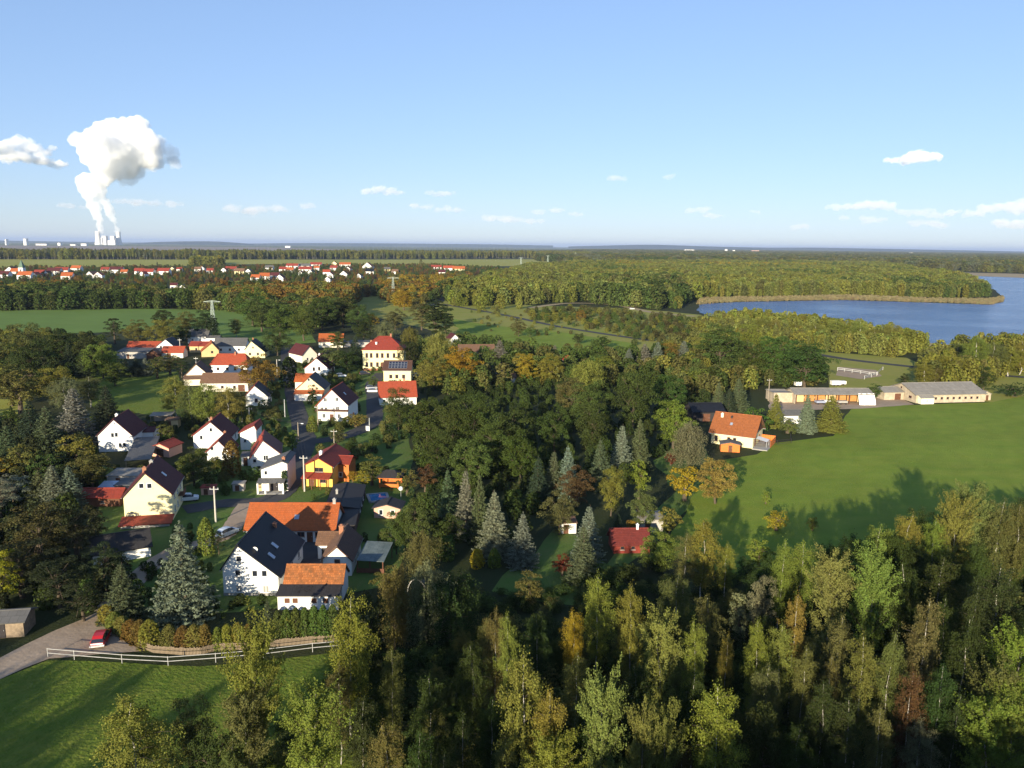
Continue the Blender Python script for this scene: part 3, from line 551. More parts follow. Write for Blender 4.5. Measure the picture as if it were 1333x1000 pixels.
h = House('annexe', 'cream annexe with solar panels on its brown roof in front of the school', 'house', P(499.5, 497.5), 10.0, 9.5, 3, (4.4, 4.4, .5, 7.2), 'x', CREAM, RBROWN, courses=10)
h.wins('F', [(2.6, 1.4), (4.8, 1.4), (7.3, 1.4)], 1.1, 1.4, 'brown')
for i in range(6):
    for j in range(3): h.on_slope('solar_panel', SOLAR, True, .28 + j*.235, 2.3 + i*1.13, 1.05, 1.28, .05, frame=METAL)
h = House('orange_roofed_house', 'white cottage with bright orange roof partly hidden by dark maples below the school', 'house', P(494.5, 528), 11.5, 9.5, 12, (2.6, 2.6, .5, 6.6), 'x', WHITE, RBRIGHT, RORANGE, courses=10)
h.wins('F', [(1.4, .9), (4, .9)], .9, 1.1); h.chimney(4.75, 8, .5, .8)

# left group behind the weeping birches
h = House('gabled_house', 'pale gabled house with brown roof above the weeping birches', 'house', P(241, 500), 8.0, 9, 12, (3.0, 3.2, .5, 7.0), 'y', PALE, RTAN, RBROWN, courses=8)
h.win('F', 252.5, 491, .9, 1.1, 'brown', px=True); h.leanto('lean_to_roof', 0, 8, -4, -.05, 2.2, 3.0, RTAN); h.block('lean_to_wall', PALE, .3, 7.6, -3.6, -3.4, 0, 2.2)
h = House('long_barn', 'long pale barn with tan roof in front of the bright red roof', 'barn', P(262, 510), 15.5, 8, 6, (3.0, 3.0, .5, 5.6), 'x', PALE, RTAN, courses=8)
h.wins('F', [(3, 1.1), (7, 1.1), (11, 1.1)], .9, .9, 'brown'); h.door('F', 13.3, 2.2, 2.3)
t, rf = hip('red_roofed_house', 'white house with a bright red half-hipped roof beside the round orange tree', 'house', (275.5, 486), 13.4, 9, 4, 3.2, 7.0, 10.5, WHITE, RBRIGHT)
for x in (2.5, 6.0, 9.0, 11.6): 
    a, g, s_ = window_mesh(.95, 1.1, 'brown'); f = link('window', a, t, (x, 0, 1.2)); link('pane', g, f); link('sill', s_, f)
MB().box(-.3, .3, -.3, .3, -.8, 1.0).build('chimney', BRICK, rf, (8.2, 4.2, 6.9))
h = House('white_house', 'small white gabled house with dark roof below the round orange tree', 'house', P(320, 529), 6.7, 8, 9, (3.4, 3.0, .42, 6.4), 'y', WHITE, RRED, RBLACK, courses=8)
h.wins('F', [(3.2, 1.2)], .9, 1.2, 'brown')
h = House('farmhouse', 'long white farmhouse with a thin red roof by the field hedge', 'farmhouse', P(166, 461), 15, 6.5, 5, (3.2, 3.2, .5, 5.2), 'x', WHITE, RBRIGHT, courses=6)
h.wins('F', [(2.5, 1.2), (6, 1.2), (9.5, 1.2), (12.5, 1.2)], 1, 1.1)
h2 = House('farmhouse_gable', 'white gable end with dark roof joined to the thin red-roofed farmhouse', 'farmhouse', P(204, 462), 8.3, 10, 6, (3.6, 3.2, .5, 6.9), 'y', WHITE, RGREY, RBLACK, courses=6)
h2.win('F', 209.5, 452, .9, 1.1, 'brown', px=True); h2.win('F', 5.6, 1.3, .9, 1.1, 'brown')
flat_shed('barn', 'wide grey flat-roofed barn with a white patch left of the orange shed', 'barn', (152, 467), 16, 9, 4, 2.9, 3.6, GREYW, RGREY)
h = House('brown_shed', 'little dark gabled shed in front of the grey flat barn', 'shed', P(191, 468), 5, 5, 12, (2.2, 2.2, .5, 4.0), 'y', WOODB, RBROWN); h.door('F', 2.4, 1.2, 1.9)
h = House('orange_shed', 'low shed with orange-red roof beside the farmhouse gable', 'shed', P(211, 466), 9, 6, 4, (2.3, 2.3, .5, 4.6), 'x', PALE, RBRIGHT); h.door('F', 3, 1.6, 2)
h = House('grey_roofed_house', 'white house with a plain grey-brown roof at the edge of the pylon meadow', 'house', P(244.5, 447), 9.8, 8.5, 4, (3.4, 3.4, .5, 6.6), 'x', WHITE, RGREY, courses=6)
h.wins('F', [(2.5, 1.2), (6.2, 1.2)], 1, 1.1); h2 = House('white_annexe', 'white low annexe beside the grey-brown roofed house', 'outbuilding', P(269, 447.5), 6, 5, 4, (2.8, 2.6, .5, 3.6), 'x', WHITE, RGREY); h2.door('F', 2, .9, 1.9)
h = House('red_roofed_barn', 'ochre barn with flat red roof between the grey roof and the tan gable', 'barn', P(247, 459), 10.5, 6, 4, (3.0, 3.0, .5, 4.6), 'x', OCHRE, RRED); h.wins('F', [(3, 1.1), (6.5, 1.1)], .9, 1, 'brown')
h = House('ochre_house', 'ochre gable with orange roof slope in front of the long grey barn', 'house', P(262.5, 465), 7.2, 8, 20, (2.6, 2.8, .62, 6.2), 'y', OCHRE, RORANGE, RBROWN, courses=6); h.win('F', 4.4, 1.6, .9, 1, 'brown')
h = House('long_grey_barn', 'long white barn with slate grey roof behind the ochre gable', 'barn', P(279, 460), 14, 8.5, 6, (3.4, 3.4, .5, 6.4), 'x', WHITE, RGREY, courses=6); h.wins('F', [(3, 1.2), (7, 1.2), (11, 1.2)], .9, 1, 'brown')
h = House('cream_house', 'cream steep-gabled house with grey roof standing alone by the meadow', 'house', P(319, 466), 8.6, 9, 5, (3.6, 2.6, .34, 7.4), 'y', CREAM, RGREY, RBLACK, courses=6); h.wins('F', [(2.2, 1.2), (5.6, 1.2)], .9, 1.1, 'brown'); h.win('F', 3.6, 4.2, .6, .8, 'brown'); h.chimney(2.9, 4, .5, .9)
h = House('hidden_cottage', 'half-hidden tan-roofed cottage among the dark trees at far left', 'cottage', P(63, 475), 6, 6, 15, (2.6, 2.6, .5, 4.6), 'y', WHITE, RTAN); h.wins('F', [(3, 1)], .9, 1)

# houses in the trees at the centre
h = House('brown_roofed_house', 'house with a broad brown roof behind the yellow tree and the blue spruce', 'house', P(598, 467), 16, 9.5, 8, (2.9, 2.9, .5, 5.6), 'x', PALE, RTAN, courses=8); h.wins('F', [(3, 1), (8, 1), (12, 1)], 1, 1.1)
h = House('white_cottage', 'white cottage with a dark roof half hidden beside the blue spruce', 'cottage', P(621, 493.5), 9.5, 8, 5, (3.0, 3.0, .5, 5.6), 'x', WHITE, RBLACK, courses=6); h.wins('F', [(2, 1), (7, 1)], 1, 1.1, 'brown'); h.door('F', 4.4, 1, 2)
h = House('white_gable', 'white gable tip showing between the big poplars and the brown roof', 'house', P(585, 455), 5.5, 7, 20, (4.6, 4.6, .5, 7.2), 'y', WHITE, RMAROON); h.win('F', 2.7, 4.4, .8, .9)
h = House('low_annexe', 'low white-walled annexe with tan roof right of the dark-roofed cottage', 'outbuilding', P(655, 499), 4.6, 4.2, 5, (2.2, 2.2, .5, 3.2), 'x', WHITE, RTAN); h.door('F', 1.5, .9, 1.8)
t, rf = hip('red_hut', 'small hut with vivid red hipped roof among autumn trees', 'hut', (735, 477), 4.6, 4.2, 8, 2.4, 4.4, 1.2, GREYW, RBRIGHT); MB().box(1.8, 2.7, -.06, .02, .05, 2).build('door', WOODB, t)
# cabin by the clearing
h = House('red_cabin', 'garden cabin with red sheet roof in the wood clearing', 'cabin', P(799, 721), 6.0, 4.6, 4, (1.5, 1.5, .6, 3.2), 'x', mat('red_boards', (.19, .03, .02), .7, .25, 2), roof_mat('cabin_sheets', (.19, .035, .025), dirt=.4), courses=6); h.chimney(2.6, 4.4, .35, .9, WHITE); h.wins('F', [(1.4, .7), (3.2, .7)], .7, .6, 'brown'); h.door('F', 4.8, .8, 1.45)
flat_shed('pale_shed', 'shed with whitish sheet roof right behind the red cabin', 'shed', (834, 694), 4.0, 3.4, 4, 2.4, 2.8, GREYW, RASB)
flat_shed('white_caravan_shed', 'small white hut with tan roof beside the olive tree in the clearing', 'hut', (731, 695), 2.6, 2.6, 6, 1.9, 2.2, WHITE, RTAN)

# bungalow at the meadow
h = House('bungalow', 'yellow chalet with orange tiled roof and brown boarded gable beside the meadow', 'house', P(925.5, 577), 10.6, 11.4, -29, (3.2, 3.2, .5, 7.2), 'x', CREAM, RCHALET, RTAN, courses=14, ov=.7)
for u in (1.3, 4.5, 6.0): h.win('F', u, .8, .8, 1.4, 'brown')
b = MB(); S = h.S
b.face([(10.6 + .06, 0, 3.15), (10.6 + .06, S, 3.15), (10.6 + .06, S/2, 7.05)]); b.face([(10.6 + .06, 0, 3.15), (10.6 + .06, S/2, 7.05), (10.6 + .02, S/2, 7.05), (10.6 + .02, 0, 3.15)]); b.face([(10.66, 0, 3.15), (10.62, 0, 3.15), (10.62, S, 3.15), (10.66, S, 3.15)]); b.build('gable_boarding', WOODB, h.o)
for u in (2.4, 7.4): h.win('R', u, .2, 1.4, 1.9, 'brown')
f = h.win('R', 5.2, 3.6, 1.2, 1.2, 'brown'); f.location.x = 10.67
h.chimney(4.4, 1.5, .6, .9, PALE); h.chimney(4.3, 4.0, .4, .5, DARKP); h.skylight(True, .45, 4.4, .7, .9)
h.block('terrace', CONC, 10.65, 14.4, -1.0, 9.5, 0, .25)
t = thing('sun_awning', 'white awning sheet spread over the terrace of the yellow chalet', 'awning', (*h.loc(10.9, 3.4), 0), R(-29)); b = MB(); b.face([(0, -1.6, 2.3), (2.8, -1.6, 1.7), (2.8, 1.6, 1.7), (0, 1.6, 2.3)]); b.face([(0, -1.6, 2.27), (0, 1.6, 2.27), (2.8, 1.6, 1.67), (2.8, -1.6, 1.67)]); b.build('cloth', TARP, t)
for y in (-1.5, 1.5): MB().box(-.04, .04, -.04, .04, .25, 1.66).build('post', METAL, t, (2.7, y, 0))
for k, (x0, y0, x1, y1) in enumerate(((14.4, 2.5, 14.4, 9.5), (10.8, 9.6, 14.4, 9.6))):
    t = thing('screen_fence', ['orange board screen along the outer edge of the chalet terrace', 'orange board screen across the back of the chalet terrace'][k], 'fence', (*h.loc(x0, y0), 0), R(-29)); n_ = 16 if k == 0 else 8; dx, dy = (x1 - x0)/n_, (y1 - y0)/n_
    for i in range(n_): MB().box(-.02 if dx == 0 else .01, .02 if dx == 0 else dx - .02, .01 if dy else -.02, dy - .02 if dy else .02, .1, 1.8).build('board', WOODO, t, (dx*i, dy*i, 0))
t = House('orange_shed', 'orange board garden shed with grey felt roof in front of the chalet', 'shed', P(938, 588), 4.6, 3.2, -10, (1.9, 1.9, .5, 2.4), 'y', WOODO, RGREY, ov=.2); t.door('F', 2.3, .9, 1.7, WOODB)
h = House('white_shed', 'white shed with grey roof just left of the pale blue spruce', 'shed', P(1018, 552), 6.0, 4.5, 6, (2.5, 2.5, .5, 3.6), 'x', WHITE, RGREY); h.door('F', 2, .9, 1.9, BLIND)
h = House('black_barn', 'black-roofed barn in the shade behind the yellow chalet', 'barn', P(902, 549), 9.5, 8, 6, (2.8, 2.8, .5, 4.6), 'x', DARKP, RBLACK); h.door('F', 4, 2.2, 2.3, WOODB)

# open barn with orange bays
BAY = mat('tan_orange_boards', (.46, .22, .07), .85, .3, 1)
A = P(1035, 526); h = House('open_barn', 'open-fronted farm barn with orange bays and a pale sheet roof', 'barn', A, 25.5, 9.5, 2, (3.3, 2.6, .42, 4.5), 'x', STONE, RASB, ov=.5, walls=False)
b = MB(); b.box(0, 25.5, 9.3, 9.5, 0, 2.58); b.face([(0, 0, 0), (0, 0, 3.25), (0, 4.0, 4.42), (0, 9.5, 2.55), (0, 9.5, 0)][::-1]); b.face([(-.2, 0, 0), (-.2, 0, 3.25), (-.2, 4.0, 4.42), (-.2, 9.5, 2.55), (-.2, 9.5, 0)]); b.face([(-.2, 0, 0), (0, 0, 0), (0, 0, 3.25), (-.2, 0, 3.25)]); b.box(25.3, 25.5, 0, 9.3, 0, 2.55); h.wall = b.build('wall', STONE, h.o)
b = MB().box(-6.4, -.25, 2, 9.5, 0, 3.3).build('end_block', STONE, h.o)
h.leanto('end_block_roof', -6.7, -.2, 1.8, 9.7, 3.32, 3.0, RASB)
for i in range(8): MB().box(-.14, .14, -.14, .14, 0, 3.25).build('post', WOODB, h.o, (.3 + i*3.55, .2, 0))
for i in range(7):
    b = MB().box(.2 + i*3.55 + .2, .2 + (i + 1)*3.55 - .1, 2.2, 2.32, .3 + .25*(i % 2), 3.3); b.build('bay_panel', BAY if i % 3 else OCHRE, h.o)
h.block('lintel', WOODB, .1, 25.3, .05, .35, 3.26, 3.36)
t = thing('tarpaulin', 'bright white tarpaulin hanging at the right end of the open barn', 'tarpaulin', (*h.loc(20.6, -.4), 0), R(2)); b = MB(); N = 9
for i in range(N):
    for j in range(5):
        def q(i, j): return (i*.6, -(4 - j)*.35 + .12*math.sin(i*1.7 + j), (j/4)**.9*2.9 + .05 + .08*math.sin(i*2.3))
        b.face([q(i, j), q(i + 1, j), q(i + 1, j + 1), q(i, j + 1)])
b.build('cloth', TARP, t, smooth=True)
for k, (px, py, c) in enumerate(((1063, 527, 'bluish'), (1070, 526, 'white'), (1092, 527, 'grey'))):
    t = thing('hay_wagon', [ 'bluish flat wagon parked before the open barn beside the blue spruce', 'small white trailer parked before the open barn', 'grey flat wagon parked before the orange barn bays'][k], 'trailer', (*P(px, py)[:2], 0), R(5)); MB().box(0, 3, 0, 1.7, .6, 1.2).build('bed', [mat('bluish_grey', (.30, .33, .42)), WHITE, CONC][k], t)
    for x in (.6, 2.4): MB().box(-.3, .3, -.1, .1, 0, .6).build('wheel', DARKP, t, (x, 0, 0)); MB().box(-.3, .3, -.1, .1, 0, .6).build('wheel', DARKP, t, (x, 1.7, 0))
for k, (px, py) in enumerate(((1036, 504), (1083, 503), (1090, 502))):
    t = thing('caravan', ['white box trailer standing behind the left end of the open barn', 'white caravan behind the open barn roof', 'pale low trailer next to the white caravan'][k], 'trailer', (*P(px, py)[:2], 0), R(4)); MB().box(0, 3.4 if k else 2.2, 0, 1.8, .5, 2.0 if k < 2 else 1.6).build('body', WHITE, t)
    for x in (.8, 2.2): MB().box(-.3, .3, -.06, .06, 0, .62).build('wheel', DARKP, t, (x, -.07, 0))
# cowshed
A = P(1192, 525); h = House('cowshed', 'long ochre cowshed with a wide pale sheet roof at the meadow edge', 'barn', A, 25.5, 15, 9, (2.8, 2.8, .5, 5.4), 'x', STONE, RASB, ov=.5, courses=5)
for i in range(9): h.win('F', 5 + i*2.2, 1.1, .8, .8, 'brown')
h.door('L', 8, 3.2, 2.8, mat('red_gate', (.30, .06, .03)), 'gate'); h.win('L', 8, 3.6, .7, .7, 'brown'); h.win('L', 3, 1.2, 1.4, .8, 'brown')
h2 = House('lean_to', 'low whitish annexe along the front corner of the cowshed', 'outbuilding', h.loc(.6, -1.9), 4.6, 1.8, 9, (2.0, 2.6, .85, 2.7), 'x', PALE, RASB, ov=.2); h2.win('F', 2, .8, .6, .6)
h3 = House('stone_hut', 'small stone hut at the right end of the cowshed', 'hut', h.loc(26.0, 2), 3.4, 4.0, 9, (2.2, 2.2, .5, 3.0), 'y', STONE, RASB, ov=.2); h3.door('F', 2, .9, 1.8)
h4 = House('side_stable', 'low stone stable at the left end of the cowshed', 'outbuilding', h.loc(-7.5, 6), 7.2, 8, 9, (2.6, 2.6, .5, 3.8), 'x', STONE, RASB, ov=.3); h4.door('F', 5, 2.2, 2.2, WOODB)

# pavilion, pool, pool house
t = thing('pavilion', 'open wooden pavilion with dark roof beside the blue pool', 'pavilion', (*P(493, 636)[:2], 0), R(-4))
for x in (.2, 4.0):
    for y in (.2, 3.4): MB().box(-.1, .1, -.1, .1, 0, 2.4).build('post', WOODO, t, (x, y, 0))
b = MB(); c = [(-.5, -.5, 2.4), (4.7, -.5, 2.4), (4.7, 4.1, 2.4), (-.5, 4.1, 2.4)]; a, e = (1.2, 1.8, 3.6), (3.0, 1.8, 3.6)
b.face([c[0], c[1], e, a]); b.face([c[1], c[2], e]); b.face([c[2], c[3], a, e]); b.face([c[3], c[0], a]); b.face([(p[0], p[1], 2.402) for p in c][::-1]); b.build('roof', RFELT, t)
MB().box(-.1, 4.3, 0, .12, 2.15, 2.395).build('beam', WOODO, t); MB().box(0, 4.2, 3.4, 3.5, 0, 2.1).build('back_wall', WOODO, t); MB().box(1.2, 3, 1.2, 2.2, .7, .78).build('table', WOODB, t); MB().box(0, 4.2, .15, .22, .3, 1.0).build('balustrade', WOODO, t)
pa = [P(*q)[:2] for q in ((478, 645), (503, 643), (506, 652), (482, 655))]
t = thing('swimming_pool', 'small blue garden swimming pool between pavilion and pink pool house', 'swimming pool', (*pa[0], 0))
POOLW = mat('pool_water', (.02, .20, .42), .08, .2, 1, spec=.6); b = MB(); b.face([(q[0] - pa[0][0], q[1] - pa[0][1], .22) for q in pa[::-1]]); b.build('water', POOLW, t)
for i in range(4):
    a, c = np.array(pa[i]) - pa[0], np.array(pa[(i + 1) % 4]) - pa[0]; MB().bar((*a, .16), (*c, .16), .5, .3).build('rim', CONC, t)
h = House('pool_house', 'pink pool house with a dark roof beside the blue pool', 'pool house', P(487, 674.5), 4.9, 3.6, -3, (2.0, 2.0, .5, 2.7), 'y', PINK, RFELT, ov=.4); h.win('F', 1.3, .6, .8, 1.1); h.win('F', 3.5, .6, .8, 1.1)
t = thing('lamp_globe', 'white round dish on a pole right of the pool house', 'lamp', (*P(522, 652)[:2], 0)); MB().tube([(0, 0, 0), (0, 0, 2.2)], [.05, .04]).build('pole', METAL, t); bm = bmesh.new(); bmesh.ops.create_uvsphere(bm, u_segments=12, v_segments=8, radius=.45); me = bpy.data.meshes.new('globe'); bm.to_mesh(me); bm.free(); me.materials.append(WHITE); link('globe', me, t, (0, 0, 2.5))
t = thing('greenhouse', 'small hooped polytunnel with a pale arch in the shaded garden', 'greenhouse', (*P(543, 772)[:2], 0), R(-20)); b = MB(); f = MB()
for i in range(10):
    a0, a1 = math.pi*i/10, math.pi*(i + 1)/10; p = lambda a, y: (1.5*math.cos(a), y, 2.1*math.sin(a)); b.face([p(a0, 0), p(a1, 0), p(a1, 3.4), p(a0, 3.4)]); f.bar(p(a0, -.04), p(a1, -.04), .12)
b.build('cover', GLASS, t); f.build('arch', CONC, t)
for k, (px, py, sz) in enumerate(((335, 640, 2.6), (303, 640, 2.2), (262, 645, 2.6))):
    t = thing(['wood_stack', 'rabbit_hutch', 'garden_pergola'][k], ['tan stack of boards at the lane corner', 'small grey garden box beside the parked car', 'reddish garden shelter by the curving lawn'][k], ['wood stack', 'hutch', 'shelter'][k], (*P(px, py)[:2], 0), R(8))
    if k == 0:
        for i in range(5): MB().box(0, 2.6, i*.42, i*.42 + .36, .1, .7 + .15*(i % 3)).build('board_pile', WOODG if i % 2 else OCHRE, t)
    else:
        MB().box(0, sz, 0, 2, 0, 1.5).build('wall', [None, GREYW, PINK][k], t); MB().box(-.2, sz + .2, -.2, 2.2, 1.503, 1.65).build('roof', [None, RASB, RRED][k], t); MB().box(.5, 1.3, -.05, .02, .1, 1.3).build('door', WOODB, t)

# ------------------------------------------------------------ cars
CARLIGHT = mat('lamp_glass', (.7, .68, .6), .15, .05); TYRE = mat('tyre', (.015, .015, .016), .9, .2, 4); PLATE = mat('number_plate', (.8, .8, .75), .5, .02)
def car(name, label, at, ang, col, group=None, white_band=False):
    t = thing(name, label, 'car', (*P(*at)[:2], .07), R(ang)); paint = mat('paint_%02d%02d%02d' % tuple(int(c*99) for c in col), col, .25, .04, 1, spec=.6)
    # side profile, x forward; body is built from cross-sections so that the sides lean in towards the roof
    xs = [-2.0, -1.95, -1.7, -1.2, -.35, .45, 1.05, 1.85, 2.0]; low = [.32, .25, .25, .25, .25, .25, .25, .27, .36]; belt = [.7, .82, .9, .92, .93, .93, .9, .74, .58]; top = [.7, .83, 1.22, 1.42, 1.46, 1.38, .92, .76, .58]
    b = MB(); g = MB(); W = .84
    rows = []
    for x, l_, be, tp in zip(xs, low, belt, top):
        wt = W*.72 if tp > be + .1 else W*.9; wl = W*(.9 if abs(x) > 1.9 else 1)
        rows.append([(x, -wl, l_), (x, -wl, be), (x, -wt, tp), (x, wt, tp), (x, wl, be), (x, wl, l_)])
    for i in range(len(rows) - 1):
        for k in range(5):
            a, c = rows[i], rows[i + 1]; q = [a[k], a[k + 1], c[k + 1], c[k]]
            dark = (k in (1, 3) and 1 < i < 6) or (k == 2 and i in (1, 5)); (g if dark else b).face(q)
    b.face(rows[0]); b.face(rows[-1][::-1]); b.build('body', paint, t); g.build('window_glass', GLASS, t)
    wm = MB().tube([(0, -.1, 0), (0, .1, 0)], [.31, .31], 14); wme = wm.mesh('wheel', TYRE); rm = MB().tube([(0, -.11, 0), (0, .112, 0)], [.18, .18], 10).mesh('rim', METAL)
    for x in (-1.25, 1.3):
        for y in (-.76, .76): o = link('wheel', wme, t, (x, y, .31)); link('rim', rm, o)
    for y in (-.62, .62): MB().box(-.06, .05, -.17, .17, -.08, .08).build('headlight', CARLIGHT, t, (1.93, y, .62)); MB().box(-.05, .05, -.14, .14, -.1, .1).build('tail_light', mat('tail_lamp', (.4, .02, .02), .3), t, (-1.97, y, .72))
    MB().box(-.12, .06, -.84, .84, -.1, .1).build('bumper', WHITE if white_band else paint, t, (-2.0, 0, .45)); MB().box(-.12, .06, -.8, .8, -.1, .1).build('bumper', WHITE if white_band else DARKP, t, (2.03, 0, .42)); MB().box(-.02, .02, -.26, .26, -.06, .06).build('number_plate', PLATE, t, (-2.14, 0, .5))
    if white_band: MB().box(-.03, .05, -.7, .7, -.06, .10).build('tailgate_strip', WHITE, t, (-2.03, 0, .70))
    return t
car('red_car', 'red hatchback with white bumper parked on the dirt road by the hedge', (132, 836), 104, (.45, .015, .015), white_band=True)
car('silver_car', 'silver car parked left of the black-roofed white house', (296, 697), 62, (.50, .55, .62))
car('white_car', 'white car beside the flank of the cream house', (245, 652), 20, (.78, .78, .78))
car('white_car', 'white car parked by the bright orange-roofed cottage below the school', (486, 511), 5, (.78, .78, .78))
car('grey_car', 'grey car in front of the annexe with solar panels, partly behind a bush', (484, 507), 8, (.35, .36, .38))
car('white_car', 'white car in the shaded yard right of the white maroon-roofed gable', (444, 491), 10, (.78, .78, .78))
car('dark_car', 'dark car parked at the foot of the school wall', (475, 488), 15, (.03, .03, .04))
car('white_van', 'white car on the sandy track by the lake wood', (823, 403), 20, (.8, .8, .78))
car('white_car', 'white car at the garden edge right of the solar panel annexe', (543, 491), 5, (.7, .7, .7))
car('blue_car', 'pale blue car beside the bright red-roofed corner house', (457, 543), 80, (.32, .42, .55))
for k, (px, py) in enumerate(((479, 561), (504, 560))):
    t = thing('gate_pillar', ['white gate pillar at the bend of the side street', 'white gate pillar by the maple wood beside the side street'][k], 'pillar', (*P(px, py)[:2], 0)); MB().box(-.5, .5, -.35, .35, 0, 1.3).build('shaft', WHITE, t); MB().box(-.58, .58, -.43, .43, 1.302, 1.42).build('cap', CONC, t)

# ------------------------------------------------------------ fences, poles, pylons
FENCEW = mat('shade_greyed_white_paint', (.40, .39, .37), .8, .25, 2)  # white paint greyed so the fence's shade sits in its colour
def rail_fence(name, label, pts, post_h=1.25, rails=(.6, 1.15), m=FENCEW, th=.11, name_rail='rail'):
    q = [P(*p) for p in pts]; t = thing(name, label, 'fence', tuple(q[0])); o = q[0]
    for a in q: MB().box(-th/2, th/2, -th/2, th/2, 0, post_h).build('post', m, t, tuple(a - o))
    for a, b_ in zip(q[:-1], q[1:]):
        for z in rails: MB().bar(a - o + (0, 0, z), b_ - o + (0, 0, z), .05, th*1.05).build(name_rail, m, t)
    return t
rail_fence('white_rail_fence', 'white two-rail paddock fence along the grass below the houses', [(62.5, 856), (97, 859), (159, 864), (219, 867), (281, 862.5), (343, 857), (407, 849), (452, 845), (500, 842)], th=.065)
rail_fence('white_rail_fence', 'white rail fence along the back of the farm riding ground', [(1090, 483), (1099, 484), (1109, 485.5), (1120, 487), (1131, 489), (1141, 489.5)], 1.5, (.8, 1.4), th=.22)
rail_fence('white_rail_fence', 'short white rail fence angled beside the riding ground', [(1125, 494), (1134, 491.5), (1142, 488.5), (1149, 482)], 1.5, (.8, 1.4), th=.22)
rail_fence('wire_fence', 'dark wire mesh fence at the meadow corner below the chalet', [(964, 583), (980, 581), (996, 580), (1012, 579), (1030, 577), (1029, 569)], 1.2, (.2, .7, 1.15), DARKP, .07, 'wire')
# garden paling fence behind the hedge
q = [P(*p) for p in ((180, 842), (200, 850), (238, 853), (262, 852.5), (282, 847), (318, 846), (350, 843), (400, 838), (440, 836))]; t = thing('paling_fence', 'weathered paling fence at the foot of the thuja hedge above the white rails', 'fence', tuple(q[0])); k = 0
PAL = MB().box(-.055, .055, -.012, .012, .05, 1.0).mesh('paling', WOODG)
for a, b_ in zip(q[:-1], q[1:]):
    L = np.linalg.norm(b_ - a); an = math.atan2(b_[1] - a[1], b_[0] - a[0])
    MB().bar(a - q[0] + (0, 0, .3), b_ - q[0] + (0, 0, .3), .06).build('rail', WOODG, t); MB().bar(a - q[0] + (0, 0, .8), b_ - q[0] + (0, 0, .8), .06).build('rail', WOODG, t)
    n_ = int(L/.16)
    for i in range(n_):
        if k < 290: o = link('paling', PAL, t, tuple(a - q[0] + (b_ - a)*(i + .5)/n_ + np.array((math.sin(an)*.06, -math.cos(an)*.06, 0))), an); o.scale.z = .92 + .16*r_.random()
        k += 1
WOODP = mat('pole_wood', (.30, .25, .19), .9, .3, 2); CONCP = mat('pole_concrete', (.52, .47, .40), .9, .15, 2)
POLES = {}
def pole(key, label, px, by, ty, m, arm=True, lamp=False):
    a = P(px, by); hh = height_at(px, by, ty); t = thing('utility_pole' if not lamp else 'street_lamp', label, 'utility pole' if not lamp else 'street lamp', tuple(a)); MB().tube([(0, 0, 0), (0, 0, hh)], [.17, .12], 8).build('shaft', m, t); POLES[key] = (a, hh)
    if arm:
        MB().box(-.8, .8, -.05, .05, hh - .6, hh - .48).build('crossarm', METAL, t)
        for x in (-.7, 0, .7): MB().tube([(x, 0, hh - .478), (x, 0, hh - .25)], [.05, .03]).build('insulator', WHITE, t)
    if lamp: MB().tube([(0, 0, hh - .4), (.5, -.3, hh - .1), (1.1, -.6, hh - .1)], [.04, .04, .04]).build('arm', METAL, t); MB().box(.95, 1.6, -.75, -.5, hh - .2, hh - .06).build('lamp_head', mat('lamp_white', (.8, .8, .78), .4), t)
    return t
pole('a', 'pale concrete pole standing in front of the small orange house', 396.5, 640, 593, CONCP)
pole('b', 'thick pale pole with crossbar beside the silver car lane', 281, 680, 633, CONCP)
pole('c', 'wooden pole with street lamp at the lane junction behind the faded red roof', 388.5, 572, 550, WOODP, False, True)
pole('d', 'slender pole behind the thuja column by the birches', 325, 550, 530, METAL)
pole('e', 'grey pole at the left side of the bright red-roofed corner house', 414, 556, 528, WOODP)
pole('f', 'pole beside the street bend behind the small orange house', 435, 578, 559, WOODP)
pole('g', 'light pole with lamp at the street near the round orange tree', 361, 490, 468, CONCP, False, True)
pole('h', 'thin light pole in the street by the dark-roofed small white gable', 371, 543, 520, METAL, False)
pole('i', 'wooden pole by the left end of the open barn', 1000, 522, 493, WOODP)
pole('j', 'pole between the long brown roof and the ochre gable', 256, 487, 465, CONCP)
pole('k', 'pale post standing behind the thin red-roofed farmhouse', 235, 463, 441, CONCP)
pole('l', 'thin lamp post beside the side street hedge', 481, 560, 544, METAL, False)
pole('m', 'white-topped post near the street hedge above the corner house', 498, 560, 548, METAL, False)
def wire(a, b_, label, sag=.6):
    pa, ha = POLES[a]; pb, hb = POLES[b_]; b = MB(); o = pa + (0, 0, ha)
    for k, off in enumerate((-.7, 0, .7)):
        pts = []
        for i in range(9):
            u = i/8; pts.append((pa + (off, 0, ha - .25))*(1 - u) + (pb + (off, 0, hb - .25))*u - np.array((0, 0, sag*4*u*(1 - u))) - o)
        b.tube(pts, [.022]*9, 4)
    tag(b.build('power_line', DARKP, None, tuple(o)), label, 'power line')
wire('d', 'c', 'sagging wires over the lane between thin pole and lamp pole', .8); wire('c', 'a', 'sagging wires from the lamp pole to the pole before the orange house', .6); wire('d', 'h', 'sagging wires across the street above the shaded yard', .7)

